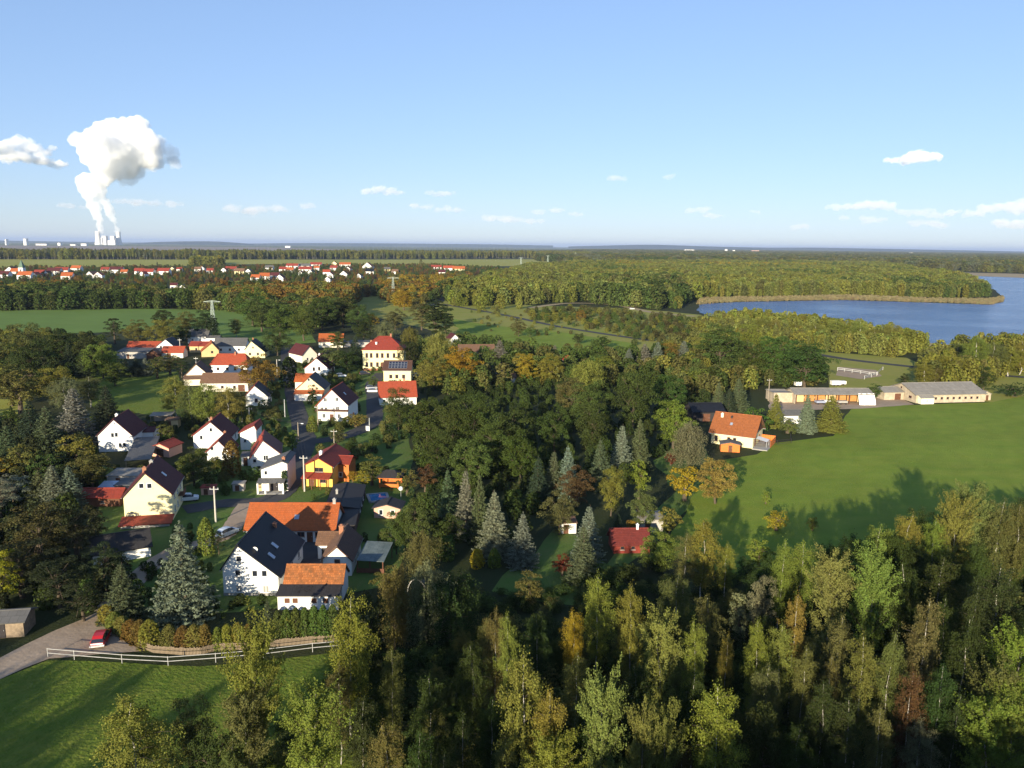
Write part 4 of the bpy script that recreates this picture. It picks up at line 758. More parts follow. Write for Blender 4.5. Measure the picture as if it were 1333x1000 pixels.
def lattice_pylon(label, px, by, hh, arm, m, name='transmission_tower'):
    t = thing(name, label, 'pylon', tuple(P(px, by)), R(8)); b = MB(); w0, w1 = hh*.085, hh*.022
    lev = [0, .16, .31, .45, .58, .70, .80, .90, 1.0]; s = .05 + hh*.004
    for i in range(len(lev) - 1):
        a0, a1 = w0 + (w1 - w0)*lev[i], w0 + (w1 - w0)*lev[i + 1]; z0, z1 = lev[i]*hh, lev[i + 1]*hh; c0 = [(-a0, -a0, z0), (a0, -a0, z0), (a0, a0, z0), (-a0, a0, z0)]; c1 = [(-a1, -a1, z1), (a1, -a1, z1), (a1, a1, z1), (-a1, a1, z1)]
        for k in range(4): b.bar(c0[k], c1[k], s*1.5); b.bar(c0[k], c1[(k + 1) % 4], s); b.bar(c0[(k + 1) % 4], c1[k], s); b.bar(c1[k], c1[(k + 1) % 4], s)
    b.build('lattice_mast', m, t)
    for z, ar in ((hh*.97, arm), (hh*.93, arm*.98)):
        b = MB()
        for sgn in (-1, 1): b.bar((0, -w1, z), (sgn*ar, 0, z), s*1.6); b.bar((0, w1, z), (sgn*ar, 0, z), s*1.6); b.bar((0, 0, z + hh*.05), (sgn*ar, 0, z + .05), s*1.3)
        b.build('crossarm', m, t)
        break
    for x in (-.95, -.6, .6, .95): MB().tube([(x*arm, 0, hh*.97), (x*arm, 0, hh*.97 - 1.4)], [.12, .08]).build('insulator', DARKP, t)
    return t
PYG = mat('pale_green_steel', (.36, .42, .36), .6, .1, 1)
lattice_pylon('pale green lattice pylon with one wide crossarm behind the farm group', 278, 432, 17.5, 4.6, PYG)
lattice_pylon('grey lattice pylon in the tan meadow below the distant village', 512, 392, 21, 5.2, PYG)
lattice_pylon('slim far pylon standing above the distant meadow right of the village', 678, 352, 26, 5, PYG)
lattice_pylon('faint far pylon beside the distant autumn bushes', 713, 346, 26, 5, PYG)
lattice_pylon('faint pylon furthest off above the woodland ridge', 749, 338, 26, 5, PYG)

# ------------------------------------------------------------ distant village
FARROOF = {'o': RORANGE, 'r': RRED, 'm': RMAROON, 'g': RGREY, 'b': RBLACK, 't': RTAN, 'R': RBRIGHT}
RN = {'o': 'orange', 'r': 'red', 'm': 'maroon', 'g': 'grey', 'b': 'dark', 't': 'tan', 'R': 'bright red'}
FAR = [  # x, base y, width px, gable to us?, roof, wall
 (4,362,12,0,'m','w'),(12,357,11,1,'m','w'),(21,359,14,0,'o','w'),(31,364,15,0,'o','w'),(44,363,8,1,'r','w'),(50,360,11,0,'r','w'),(60,360,6,1,'m','w'),(69,358,15,0,'m','w'),(79,357,14,0,'r','w'),(86,364,12,0,'o','w'),(98,353,11,0,'o','w'),(117,362,9,1,'t','w'),(127,363,9,1,'o','w'),(136,355,9,0,'r','w'),(151,356,14,0,'m','w'),(161,358,8,0,'o','w'),(147,381,7,1,'b','w'),(154,385,9,0,'t','w'),
 (180,357,12,0,'r','w'),(185,361,7,1,'r','w'),(193,358,11,0,'r','w'),(200,356,6,1,'m','w'),(212,358,14,0,'r','w'),(224,354,6,1,'g','c'),(233,354,6,0,'r','w'),(257,354,8,0,'t','w'),(263,353,6,1,'t','w'),(273,356,8,0,'r','w'),(300,354,13,0,'r','w'),(291,355,6,1,'r','w'),(311,357,12,0,'t','c'),(323,357,7,1,'g','w'),(226,377,8,0,'m','w'),(233,388,10,0,'r','w'),(237,381,9,1,'g','w'),
 (332,366,11,0,'o','w'),(344,364,12,0,'o','w'),(357,363,11,0,'m','w'),(364,366,9,1,'m','w'),(350,352,10,0,'g','w'),(368,354,9,0,'r','w'),(380,350,18,0,'r','w'),(377,355,9,0,'o','w'),(396,350,14,0,'g','w'),(411,348,20,0,'r','w'),(397,355,16,0,'r','w'),(391,359,5,1,'m','w'),(404,358,6,1,'g','w'),(412,352,7,0,'o','w'),(425,358,9,0,'R','w'),(429,362,9,1,'r','w'),(426,368,7,1,'m','w'),(434,352,9,0,'r','w'),(435,346,7,1,'r','c'),(449,348,18,0,'o','w'),(447,361,10,1,'m','w'),(453,353,6,1,'r','w'),(478,350,12,1,'o','w'),(481,357,10,0,'b','w'),(467,363,6,1,'b','w'),
 (504,354,8,0,'g','c'),(514,357,8,0,'t','w'),(553,369,12,0,'b','w'),(568,351,13,0,'r','w'),(584,353,14,0,'R','w'),(597,354,18,0,'o','c'),(606,365,12,0,'t','c'),(639,363,7,1,'t','w'),(575,358,9,0,'m','w')]
class Namer:
    """finds for every repeated thing a phrase that tells it from its look-alikes by the landmarks round it"""
    def __init__(s, marks): s.marks = marks; s.used = set(); s.refs = {}
    def rel(s, x, y, m):
        dx, dy = m[1] - x, m[2] - y
        if abs(dx) > abs(dy)*1.3: return ('just ' if abs(dx) < 30 else '') + ('left of ' if dx > 0 else 'right of ') + m[0]
        return ('directly ' if math.hypot(dx, dy) < 30 else '') + ('behind ' if dy > 0 else 'in front of ') + m[0]
    def name(s, desc, x, y):
        ms = sorted(s.marks, key=lambda m: math.hypot(m[1] - x, (m[2] - y)*1.4))[:6]
        for m in ms[:3]:
            l = desc + ' ' + s.rel(x, y, m)
            if l not in s.used and len(l.split()) <= 16: s.used.add(l); return l
        for i in range(len(ms)):
            for j in range(i + 1, len(ms)):
                l = desc + ' ' + s.rel(x, y, ms[i]) + ', ' + s.rel(x, y, ms[j])
                if l not in s.used and len(l.split()) <= 16: s.used.add(l); return l
        return desc + ' ' + s.rel(x, y, ms[0])
vn = Namer([('the white church tower', 30, 362), ('the pale green lattice pylon', 278, 400), ('the long white block', 380, 352), ('the grey lattice pylon', 512, 375), ('the rust-brown tree clump', 300, 385), ('the golden autumn trees', 245, 378), ('the widest white house', 411, 350), ('the long maroon roof', 69, 360), ('the lone white cottage among trees', 147, 383), ('the orange-brown copse', 615, 362), ('the dark conifer', 205, 345), ('the tan field track', 580, 385), ('the orange trees', 400, 365)])
for i, (px, by, wpx, gab, rf, wl_) in enumerate(FAR):
    a = P(px, by); dist = math.hypot(a[0], a[1]); W = min(24, wpx*dist/F_PX); hz = 320 + (px - 666)*.0112
    wallm = WHITE if wl_ == 'w' else CREAM; big = wpx > 13
    ez = 4.4 if not big else 5.6
    lab = vn.name(('wide ' if big else 'little ' if wpx < 8 else '') + ('white' if wl_ == 'w' else 'cream') + (' gabled' if gab else '') + ' house with ' + RN[rf] + ' roof', px, by)
    if gab: hh = House('village_house', lab, 'house', (a[0] - W/2, a[1]), W, W*1.25, r_.uniform(-12, 12), (ez, ez, .5, ez + W*.42), 'y', wallm, FARROOF[rf], group='houses of the distant village', ov=.3)
    else: hh = House('village_house', lab, 'house', (a[0] - W/2, a[1]), W, min(W*.8, 11), r_.uniform(-8, 14), (ez, ez, .5, ez + min(W*.8, 11)*.42), 'x', wallm, FARROOF[rf], group='houses of the distant village', ov=.3)
    for u in (.27, .7): hh.win('F', hh.w*u, 1.0, 1.1, 1.3, 'brown')
t = thing('church', 'white church tower with green pointed spire at the far left of the distant village', 'church', (*P(29.5, 361)[:2], 0)); MB().box(-3.2, 3.2, -3.2, 3.2, 0, 13).build('tower', WHITE, t); b = MB(); c = [(-3.4, -3.4, 13), (3.4, -3.4, 13), (3.4, 3.4, 13), (-3.4, 3.4, 13)]
for i in range(4): b.face([c[i], c[(i + 1) % 4], (0, 0, 24)])
b.build('spire', mat('spire_copper', (.10, .16, .12)), t); MB().box(-.8, .8, -3.28, -3.1, 8, 11).build('window', GLASS, t)

# ------------------------------------------------------------ far horizon: power station, ridges, works
STEEL = mat('pale_cladding', (.62, .60, .58), .8, .1, .01); TOWERC = mat('cooling_tower_concrete', (.72, .70, .66), .9, .06, .02)
PS = P(141, 318.2)*1.0; PS = PS/np.linalg.norm(PS[:2])*12000; PS = np.array((PS[0], PS[1], 0.))
pr_ = np.array((PS[1], -PS[0]))/12000
def ps_at(dx, dy=0): return (PS[0] + pr_[0]*dx*11.7 + PS[0]/12000*dy, PS[1] + pr_[1]*dx*11.7 + PS[1]/12000*dy, 0)
t0_ = thing('power_station', 'pale blocks of the power station between its two steaming cooling towers', 'power station', ps_at(0))
for nm, dx, wd, ht in (('boiler_house', -3, 55, 120), ('boiler_house', 5.4, 55, 120), ('turbine_hall', 1, 190, 62), ('stair_tower', -5.5, 18, 95), ('stair_tower', 8, 18, 95)):
    q = np.array(ps_at(dx)) - np.array(ps_at(0)); MB().box(-wd/2, wd/2, -30, 30, 0, ht).build(nm, STEEL, t0_, tuple(q))
def cooling_tower(label, dx, hh, dy):
    t = thing('cooling_tower', label, 'cooling tower', ps_at(dx, dy)); b = MB(); n = 24; lev = [(0, 46), (.15, 42), (.4, 34.5), (.65, 30.5), (.8, 30), (1, 31.5)]
    for i in range(len(lev) - 1):
        for k in range(n):
            a0, a1 = 2*math.pi*k/n, 2*math.pi*(k + 1)/n; (z0, r0), (z1, r1) = lev[i], lev[i + 1]; b.face([(r0*math.cos(a0), r0*math.sin(a0), z0*hh), (r0*math.cos(a1), r0*math.sin(a1), z0*hh), (r1*math.cos(a1), r1*math.sin(a1), z1*hh), (r1*math.cos(a0), r1*math.sin(a0), z1*hh)])
    b.build('shell', TOWERC, t, smooth=True); MB().tube([(0, 0, hh), (0, 0, hh + 6)], [31.7, 31.7], 24).build('rim', TOWERC, t)
cooling_tower('bright white cooling tower at the left end of the power station', -10, 172, 0); cooling_tower('greyer cooling tower at the right end of the power station', 11, 172, 120)
def ridge(name, pts, dist, depth, m):
    """long low hill: picture outline positions of its top, at a given distance"""
    b = MB(); top = []
    for px, py in pts:
        d = ray(px, py); k = dist/math.hypot(d[0], d[1]); q = CO + d*k; top.append((q[0], q[1], max(1, q[2]*.7)))
    for a, c in zip(top[:-1], top[1:]):
        f = 1 - depth/dist; g = 1 + depth*2/dist; b.face([(a[0]*f, a[1]*f, 0), (c[0]*f, c[1]*f, 0), c, a]); b.face([a, c, (c[0]*g, c[1]*g, 0), (a[0]*g, a[1]*g, 0)])
    return struct(b.build(name, m))
HILL = ground_mat('wooded_hill', ((.035, .05, .022), (.05, .06, .028), (.06, .06, .03)), (.0006, .003, .012), 0)
ridge('wooded_hill', [(168, 317), (190, 315), (205, 313.8), (235, 312.8), (262, 312.3), (285, 312.8), (305, 314.6), (330, 317.2)], 19000, 1200, HILL)
ridge('far_hills', [(740, 320), (790, 318), (830, 316.4), (855, 316.2), (890, 317.6), (920, 319), (960, 320), (1000, 321)], 22000, 1500, HILL)
ridge('far_hills', [(320, 316.8), (380, 315.4), (440, 315.2), (540, 315.6), (640, 316.6), (720, 318.4)], 24000, 1500, HILL)
ridge('far_hills', [(-60, 313.8), (0, 312.4), (60, 313.6), (125, 315)], 24000, 1500, HILL)
ridge('far_hills', [(1000, 321), (1060, 320.6), (1160, 322.5), (1280, 325.2), (1400, 328)], 24000, 1500, HILL)
DW = [(34, 317, 3, 7, 'slim white mast building on the skyline at far left'), (9, 317, 1.2, 6, 'thin chimney on the skyline at the very left'), (78, 317, 3, 3, 'little white hall on the skyline between chimney and power station'), (110, 318, 6, 2.4, 'low white hall just left of the power station'), (55, 318, 12, 1.8, 'string of low works on the left skyline'), (96, 318, 6, 1.6, 'flat grey works left of the cooling towers'), (375, 318, 6, 2, 'white hall on the skyline above the distant village'), (897, 320, 12, 3, 'long white works on the skyline above the wood'), (945, 321, 2.4, 4, 'small white tower on the skyline right of the long works'), (955, 321, 2.4, 3, 'small bright hall on the skyline right of centre'), (983, 323, 9, 3, 'reddish hall on the skyline right of centre'), (1045, 324, 8, 2, 'pale hall on the skyline above the lake wood'), (1140, 327, 7, 2, 'pink-white hall on the skyline above the lake'), (1186, 327, 2.4, 2.6, 'white cube on the skyline above the peninsula'), (1226, 328.5, 9, 2, 'white long hall on the right skyline'), (1250, 329, 7, 1.8, 'row of white sheds on the right skyline'), (1276, 329.5, 5, 1.6, 'white shed further right on the skyline'), (808, 319, 6, 2.2, 'pale quarry plant below the far hills')]
for px, by, wp, hp, lab in DW:
    d = P(px, by if by > 321 + (px - 666)*.0112 else 321.5 + (px - 666)*.0112); k = 9500/math.hypot(d[0], d[1]); s_ = 9500/F_PX
    t = thing('distant_hall' if wp > 2.5 else 'distant_tower', lab, 'building', (d[0]*k, d[1]*k, 0)); hh_ = hp*s_ + (50*0) ; MB().box(-wp*s_/2, wp*s_/2, -20, 20, 0, hh_).build('wall', STEEL if 'grey' in lab or 'string' in lab else (PINK if 'reddish' in lab else WHITE), t); MB().box(-wp*s_/2 - 2, wp*s_/2 + 2, -22, 22, hh_ + .01, hh_ + 2).build('roof', RASB, t)

# ------------------------------------------------------------ trees
def unit(a): return a/np.maximum(1e-9, np.linalg.norm(a, axis=1, keepdims=True))
def leaf_mesh(name, c, out, size, asp=.75, g=None, outw=.55, upw=.35, mat_=None, clump=None, trunk=None):
    """many small leaf-sized faces: centres c, outward directions, sizes"""
    g = g or rng; N = len(c); nrm = unit(out*outw + g.normal(size=(N, 3))*.55 + np.array((0, 0, upw))); t = unit(np.cross(nrm, unit(g.normal(size=(N, 3))))); b = np.cross(nrm, t); s = (size*g.uniform(.7, 1.3, N))[:, None]
    v = np.empty((N, 4, 3)); v[:, 0] = c - t*s*.5; v[:, 1] = c - b*s*asp*.5 + nrm*s*.06; v[:, 2] = c + t*s*.5; v[:, 3] = c + b*s*asp*.5 + nrm*s*.06
    v = v.reshape(-1, 3); tv, tf = (trunk.v, trunk.f) if trunk else ([], [])
    nq = N; me = bpy.data.meshes.new(name); extra = len(tv); me.vertices.add(N*4 + extra); allv = np.concatenate([v, np.array(tv, float).reshape(-1, 3)]) if extra else v
    me.vertices.foreach_set('co', allv.astype(np.float32).ravel()); idx = np.arange(N*4, dtype=np.int32); tots = np.full(N, 4, np.int32)
    if extra:
        tl = np.concatenate([np.array(f, np.int32) + N*4 for f in tf]); idx = np.concatenate([idx, tl]); tots = np.concatenate([tots, np.array([len(f) for f in tf], np.int32)])
    me.loops.add(len(idx)); me.loops.foreach_set('vertex_index', idx); me.polygons.add(len(tots)); me.polygons.foreach_set('loop_start', np.concatenate([[0], np.cumsum(tots)[:-1]]).astype(np.int32)); me.polygons.foreach_set('loop_total', tots)
    me.materials.append(mat_ or FOL)
    if extra: me.materials.append(trunk.bark); me.polygons.foreach_set('material_index', np.concatenate([np.zeros(N, np.int32), np.ones(len(tf), np.int32)]))
    var = g.uniform(0, 1, N)*.6 + (clump if clump is not None else g.uniform(0, 1, N))*.4; hue = g.uniform(0, 1, N)*.6 + .4*(clump if clump is not None else .5)
    for nm, a in (('var', var), ('hue', hue)):
        at = me.attributes.new(nm, 'FLOAT', 'POINT'); at.data.foreach_set('value', np.concatenate([np.repeat(a, 4), np.zeros(extra)]).astype(np.float32))
    me.update(calc_edges=True); me.validate(); return me
def branch_line(p, d, L, rise, droop, n=5):
    s = np.linspace(0, 1, n)[:, None]; return np.array(p) + np.array((d[0], d[1], 0))*L*s + np.array((0, 0, 1))*(rise*L*s - droop*L*s*s)
def stem(H, r0, g, lean=.03, n=7, top=.96):
    a = g.uniform(0, 6.28); k = g.normal(size=(n, 2))*.012*H; z = np.linspace(0, top, n); return [(math.cos(a)*lean*H*q*q + k[i, 0]*(i > 0), math.sin(a)*lean*H*q*q + k[i, 1]*(i > 0), H*q) for i, q in enumerate(z)], [r0*(1 - .9*q) for q in z]
def at_stem(st, q):
    f = q*(len(st) - 1); i = min(int(f), len(st) - 2); return np.array(st[i])*(1 - f + i) + np.array(st[i + 1])*(f - i)

def birchy(seed, H=16, Rr=2.5, n=34, per=210, size=.23, hang=.75, base=.2, rise=.9, droop=.65, upright=0, bark=None):
    g = np.random.default_rng(seed); st, rad = stem(H, .17, g); T = MB(); T.tube(st, rad, 7); C_, O_, K_ = [], [], []
    for i in range(n):
        q = base + (.93 - base)*((i + g.uniform(-.3, .3))/n); q = min(max(q, base), .99); u = (q - base)/(1 - base)
        L = Rr*(.40 + .72*math.sin(math.pi*min(1, .10 + u*.70)))*(1.0 - .42*u**4)*g.uniform(.6, 1.3); az = i*2.399 + g.uniform(-.5, .5); p = at_stem(st, min(.999, q)); d = (math.cos(az), math.sin(az)); rs = rise*g.uniform(.8, 1.2) + upright
        ln = branch_line(p, d, L, rs, droop); T.tube(list(ln), [.034*(1 - .8*k/4)*(1.3 - u) + .006 for k in range(5)], 4, mi=1)
        m = int(per*(.45 + L/Rr*.7)); s = np.minimum(g.beta(2.4, 1.0, m)*1.04, .999); f = s*4; ii = np.minimum(f.astype(int), 3); fr = (f - ii)[:, None]; pts = ln[ii]*(1 - fr) + ln[ii + 1]*fr
        tw = g.integers(0, 7, m); offs = g.normal(size=(7, 3))*np.array((.34, .34, .22))*(L/Rr + .2); pts = pts + offs[tw]*(.3 + s[:, None]) + g.normal(size=(m, 3))*.13
        pts[:, 2] -= g.exponential(hang, m)*s*(.4 if upright else 1); o = pts - np.array((p[0], p[1], 0)); o[:, 2] *= 0; C_.append(pts); O_.append(unit(o)); K_.append(np.clip(g.uniform(0, 1, 7)[tw]*.7 + g.uniform(0, .3), 0, 1))
    tp = at_stem(st, .99) + g.normal(size=(per, 3))*np.array((.32, .32, .7)) - np.array((0, 0, .7)); C_.append(tp); O_.append(unit(tp - np.array((st[-1][0], st[-1][1], H*.95)))); K_.append(np.full(len(tp), .6))
    return T, np.concatenate(C_), np.concatenate(O_), np.concatenate(K_), size, bark or BIRCHBARK, g
def broad(seed, H=14, Rr=5.0, n=46, per=150, size=.34, base=.05, flat=1.0, clr=1.25, bark=None):
    g = np.random.default_rng(seed); st, rad = stem(H*.7, .3, g, .02, 6, 1); T = MB(); T.tube(st, rad, 8); C_, O_, K_ = [], [], []; cz = H*(base + 1)/2; rz = H*(1 - base)/2
    for i in range(n):
        th = i*2.399 + g.uniform(-.3, .3); c = 1 - 2*(i + .5)/n; sn = math.sqrt(max(0, 1 - c*c)); rr = g.uniform(.55, .98) if i % 4 else g.uniform(.1, .55)
        w_ = 1 - .22*max(0, c) if c > 0 else 1 - .25*(-c); ctr = np.array((math.cos(th)*sn*Rr*rr*w_, math.sin(th)*sn*Rr*rr*w_, cz + c*rz*rr*flat)); cr = clr*g.uniform(.65, 1.3)*Rr/5
        if i % 2 == 0: a = at_stem(st, g.uniform(.35, .95)); T.tube([a, (a + ctr)/2 + np.array((0, 0, .2)), ctr], [.09, .055, .02], 4)
        m = int(per*g.uniform(.6, 1.3)); dv = unit(g.normal(size=(m, 3))); dv[:, 2] = np.where(dv[:, 2] < -.35, -dv[:, 2], dv[:, 2]); pts = ctr + dv*cr*g.uniform(.55, 1.05, m)[:, None]*np.array((1, 1, .8)); C_.append(pts); O_.append(unit(dv + .4*unit((ctr - np.array((0, 0, cz)))[None]))); K_.append(np.full(m, g.uniform()))
    return T, np.concatenate(C_), np.concatenate(O_), np.concatenate(K_), size, bark or BARK, g
def spruce(seed, H=13, Rr=3.0, layers=26, size=.30, dens=1.0):
    g = np.random.default_rng(seed); st, rad = stem(H, .2, g, .005, 5, 1); T = MB(); T.tube(st, rad, 6); C_, O_, K_ = [], [], []
    for i in range(layers):
        t = (i + g.uniform(-.25, .25))/layers; t = min(max(t, 0), .97); z = H*(.04 + .95*t); r = Rr*(1 - t)**.82*g.uniform(.86, 1.1) + .12; nb = int(11 - 5*t)
        for k in range(nb):
            az = 6.283*k/nb + i*1.1 + g.uniform(-.25, .25); rl = r*g.uniform(.78, 1.15); m = int((rl*13 + 7)*dens); s = g.uniform(.12, 1, m)**.75; side = g.normal(size=m)*.30*(1.05 - s)*rl*.7 + g.normal(size=m)*.08; dz = (-.34*s + .30*s*s*s)*rl + g.normal(size=m)*.06 - np.abs(side)*.15
            x = np.cos(az)*s*rl - np.sin(az)*side; y = np.sin(az)*s*rl + np.cos(az)*side; C_.append(np.stack([x, y, z + dz], 1)); O_.append(np.stack([np.full(m, np.cos(az)), np.full(m, np.sin(az)), np.full(m, .5)], 1)); K_.append(np.clip(s*.9 + g.uniform(-.1, .1), 0, 1))
    C_.append(np.array([(0, 0, H + q*.1) for q in (-4, -2, 0, 1)], float)); O_.append(np.array([(0, 0, 1.)]*4)); K_.append(np.full(4, .8))
    return T, np.concatenate(C_), np.concatenate(O_), np.concatenate(K_), size, BARK, g
def thuja(seed, H=4, Rr=.9, n=1500, size=.2):
    g = np.random.default_rng(seed); T = MB(); T.tube([(0, 0, 0), (0, 0, H*.8)], [.1, .03], 6); z = g.uniform(0, 1, n)**.9; az = g.uniform(0, 6.283, n); r = Rr*np.sqrt(np.clip(1 - z**2.4, 0, 1))*(.86 + .14*np.sin(az*3 + seed) + .1*np.sin(z*9 + az*2))*g.uniform(.8, 1.03, n)
    c = np.stack([r*np.cos(az), r*np.sin(az), .05 + z*H*.97], 1); o = np.stack([np.cos(az), np.sin(az), z*.6], 1); return T, c, unit(o), np.clip(.5 + .5*np.sin(az*5 + z*12), 0, 1), size, BARK, g

PROTO = {}
def proto(kind, fn, H):
    T, c, o, k, s, bark, g = fn; T.bark = bark
    PROTO.setdefault(kind, []).append(dict(H=H, R=float(np.percentile(np.hypot(c[:, 0], c[:, 1]), 97)), crown=leaf_mesh('crown', c, o, np.full(len(c), s), g=g, clump=k, asp=.5 if kind in ('spruce', 'pine') else .75), trunk=T.mesh('trunk', [bark, TWIG]), used=0))
for i in range(5): proto('birch', birchy(10 + i, 16, 2.4 + .25*(i % 3), 40 + 3*i, 360, .17, .40 + .12*(i % 3), .24, .8, .5), 16)
for i in range(3): proto('aspen', birchy(30 + i, 15, 2.3, 46, 400, .17, .12, .24, 1.1, .25, .45), 15)
for i in range(2): proto('willow', birchy(40 + i, 11, 3.6, 44, 330, .21, 1.3, .15, 1.0, .7, bark=BARK), 11)
for i in range(4): proto('broad', broad(50 + i, 14, 4.6 + .4*i, 54, 210, .29), 14)
for i in range(2): proto('poplar', broad(60 + i, 20, 3.4, 60, 150, .36, .08, 1.0, 1.5), 20)
for i in range(3): proto('spruce', spruce(70 + i, 13, 2.9, 28 + i, .30, 1.5), 13)
for i in range(2): proto('pine', broad(80 + i, 13, 3.6, 40, 170, .26, .08, 1.0, 1.1), 13)
for i in range(3): proto('small', broad(90 + i, 6, 2.3, 30, 95, .22, .12, 1.0, 1.35), 6)
for i in range(3): proto('bush', broad(95 + i, 2.6, 1.7, 20, 80, .18, .02, .9, 1.8), 2.6)
for i in range(3): proto('thuja', thuja(100 + i), 4)
TINT = dict(yg=(.165, .168, .032), bo=(.185, .145, .034), ol=(.118, .112, .036), dk=(0.045, 0.058, 0.018), asp=(.165, .172, .045), bg=(.155, .17, .033), gn=(.085, .108, .028), mp=(.062, .080, .021), bs=(0.17, 0.18, 0.125), gs=(0.105, 0.118, 0.058), ds=(0.05, 0.062, 0.036), ye=(0.28, 0.215, 0.025), yo=(.25, .165, .024), org=(.19, .105, .026), tan=(0.24, 0.15, 0.045), rb=(.105, .058, .028), rd=(0.11, 0.024, 0.016), gw=(0.145, 0.15, 0.075), wil=(.20, .195, .045), pn=(.045, .052, .022), pb=(.08, .072, .028), hy=(0.17, 0.155, 0.034), hr=(0.15, 0.085, 0.026), reed=(.33, .26, .14))  # dk and pn also put the woods' shade into leaf colour
TWORD = dict(yg='yellow-green', bo='orange-tinged', ol='olive', dk='dark green', asp='light green', bg='bright green', gn='green', mp='deep green', bs='silvery blue', gs='grey-green', ds='dark', ye='yellow', yo='golden yellow', org='orange', tan='tan-orange', rb='red-brown', rd='dark red', gw='grey-green', wil='pale yellow-green', pn='dark', pb='brownish', hy='yellowish', hr='rusty')
KWORD = dict(birch='birch', aspen='aspen', willow='drooping tree', broad='broad tree', poplar='poplar', spruce='spruce', pine='pine', small='small tree', bush='bush', thuja='thuja')
NAMEOF = dict(birch='birch_tree', aspen='aspen_tree', willow='willow_tree', broad='broadleaf_tree', poplar='poplar_tree', spruce='spruce_tree', pine='pine_tree', small='garden_tree', bush='bush', thuja='thuja_hedge_plant')
CATOF = dict(birch='birch', aspen='aspen', willow='willow', broad='tree', poplar='poplar', spruce='spruce', pine='pine', small='small tree', bush='bush', thuja='thuja')
tree_count = 0
def plant(kind, xy, hh, wd, tint, label, group=None, variant=None):
    global tree_count; tree_count += 1
    pr = PROTO[kind][(tree_count if variant is None else variant) % len(PROTO[kind])]; zs = hh/pr['H']; xs = (wd/2)/pr['R']; xs = min(max(xs, zs*.4), zs*2.2)
    rt = thing(NAMEOF[kind], label, CATOF[kind], (xy[0], xy[1], 0), r_.uniform(0, 6.28), group)
    for nm in ('trunk', 'crown'):
        o = link(nm, pr[nm], rt); o.scale = (xs, xs, zs)
        if nm == 'crown': tc_ = [c*r_.uniform(.88, 1.12) for c in TINT[tint]]; o['tint'] = tc_
    return rt

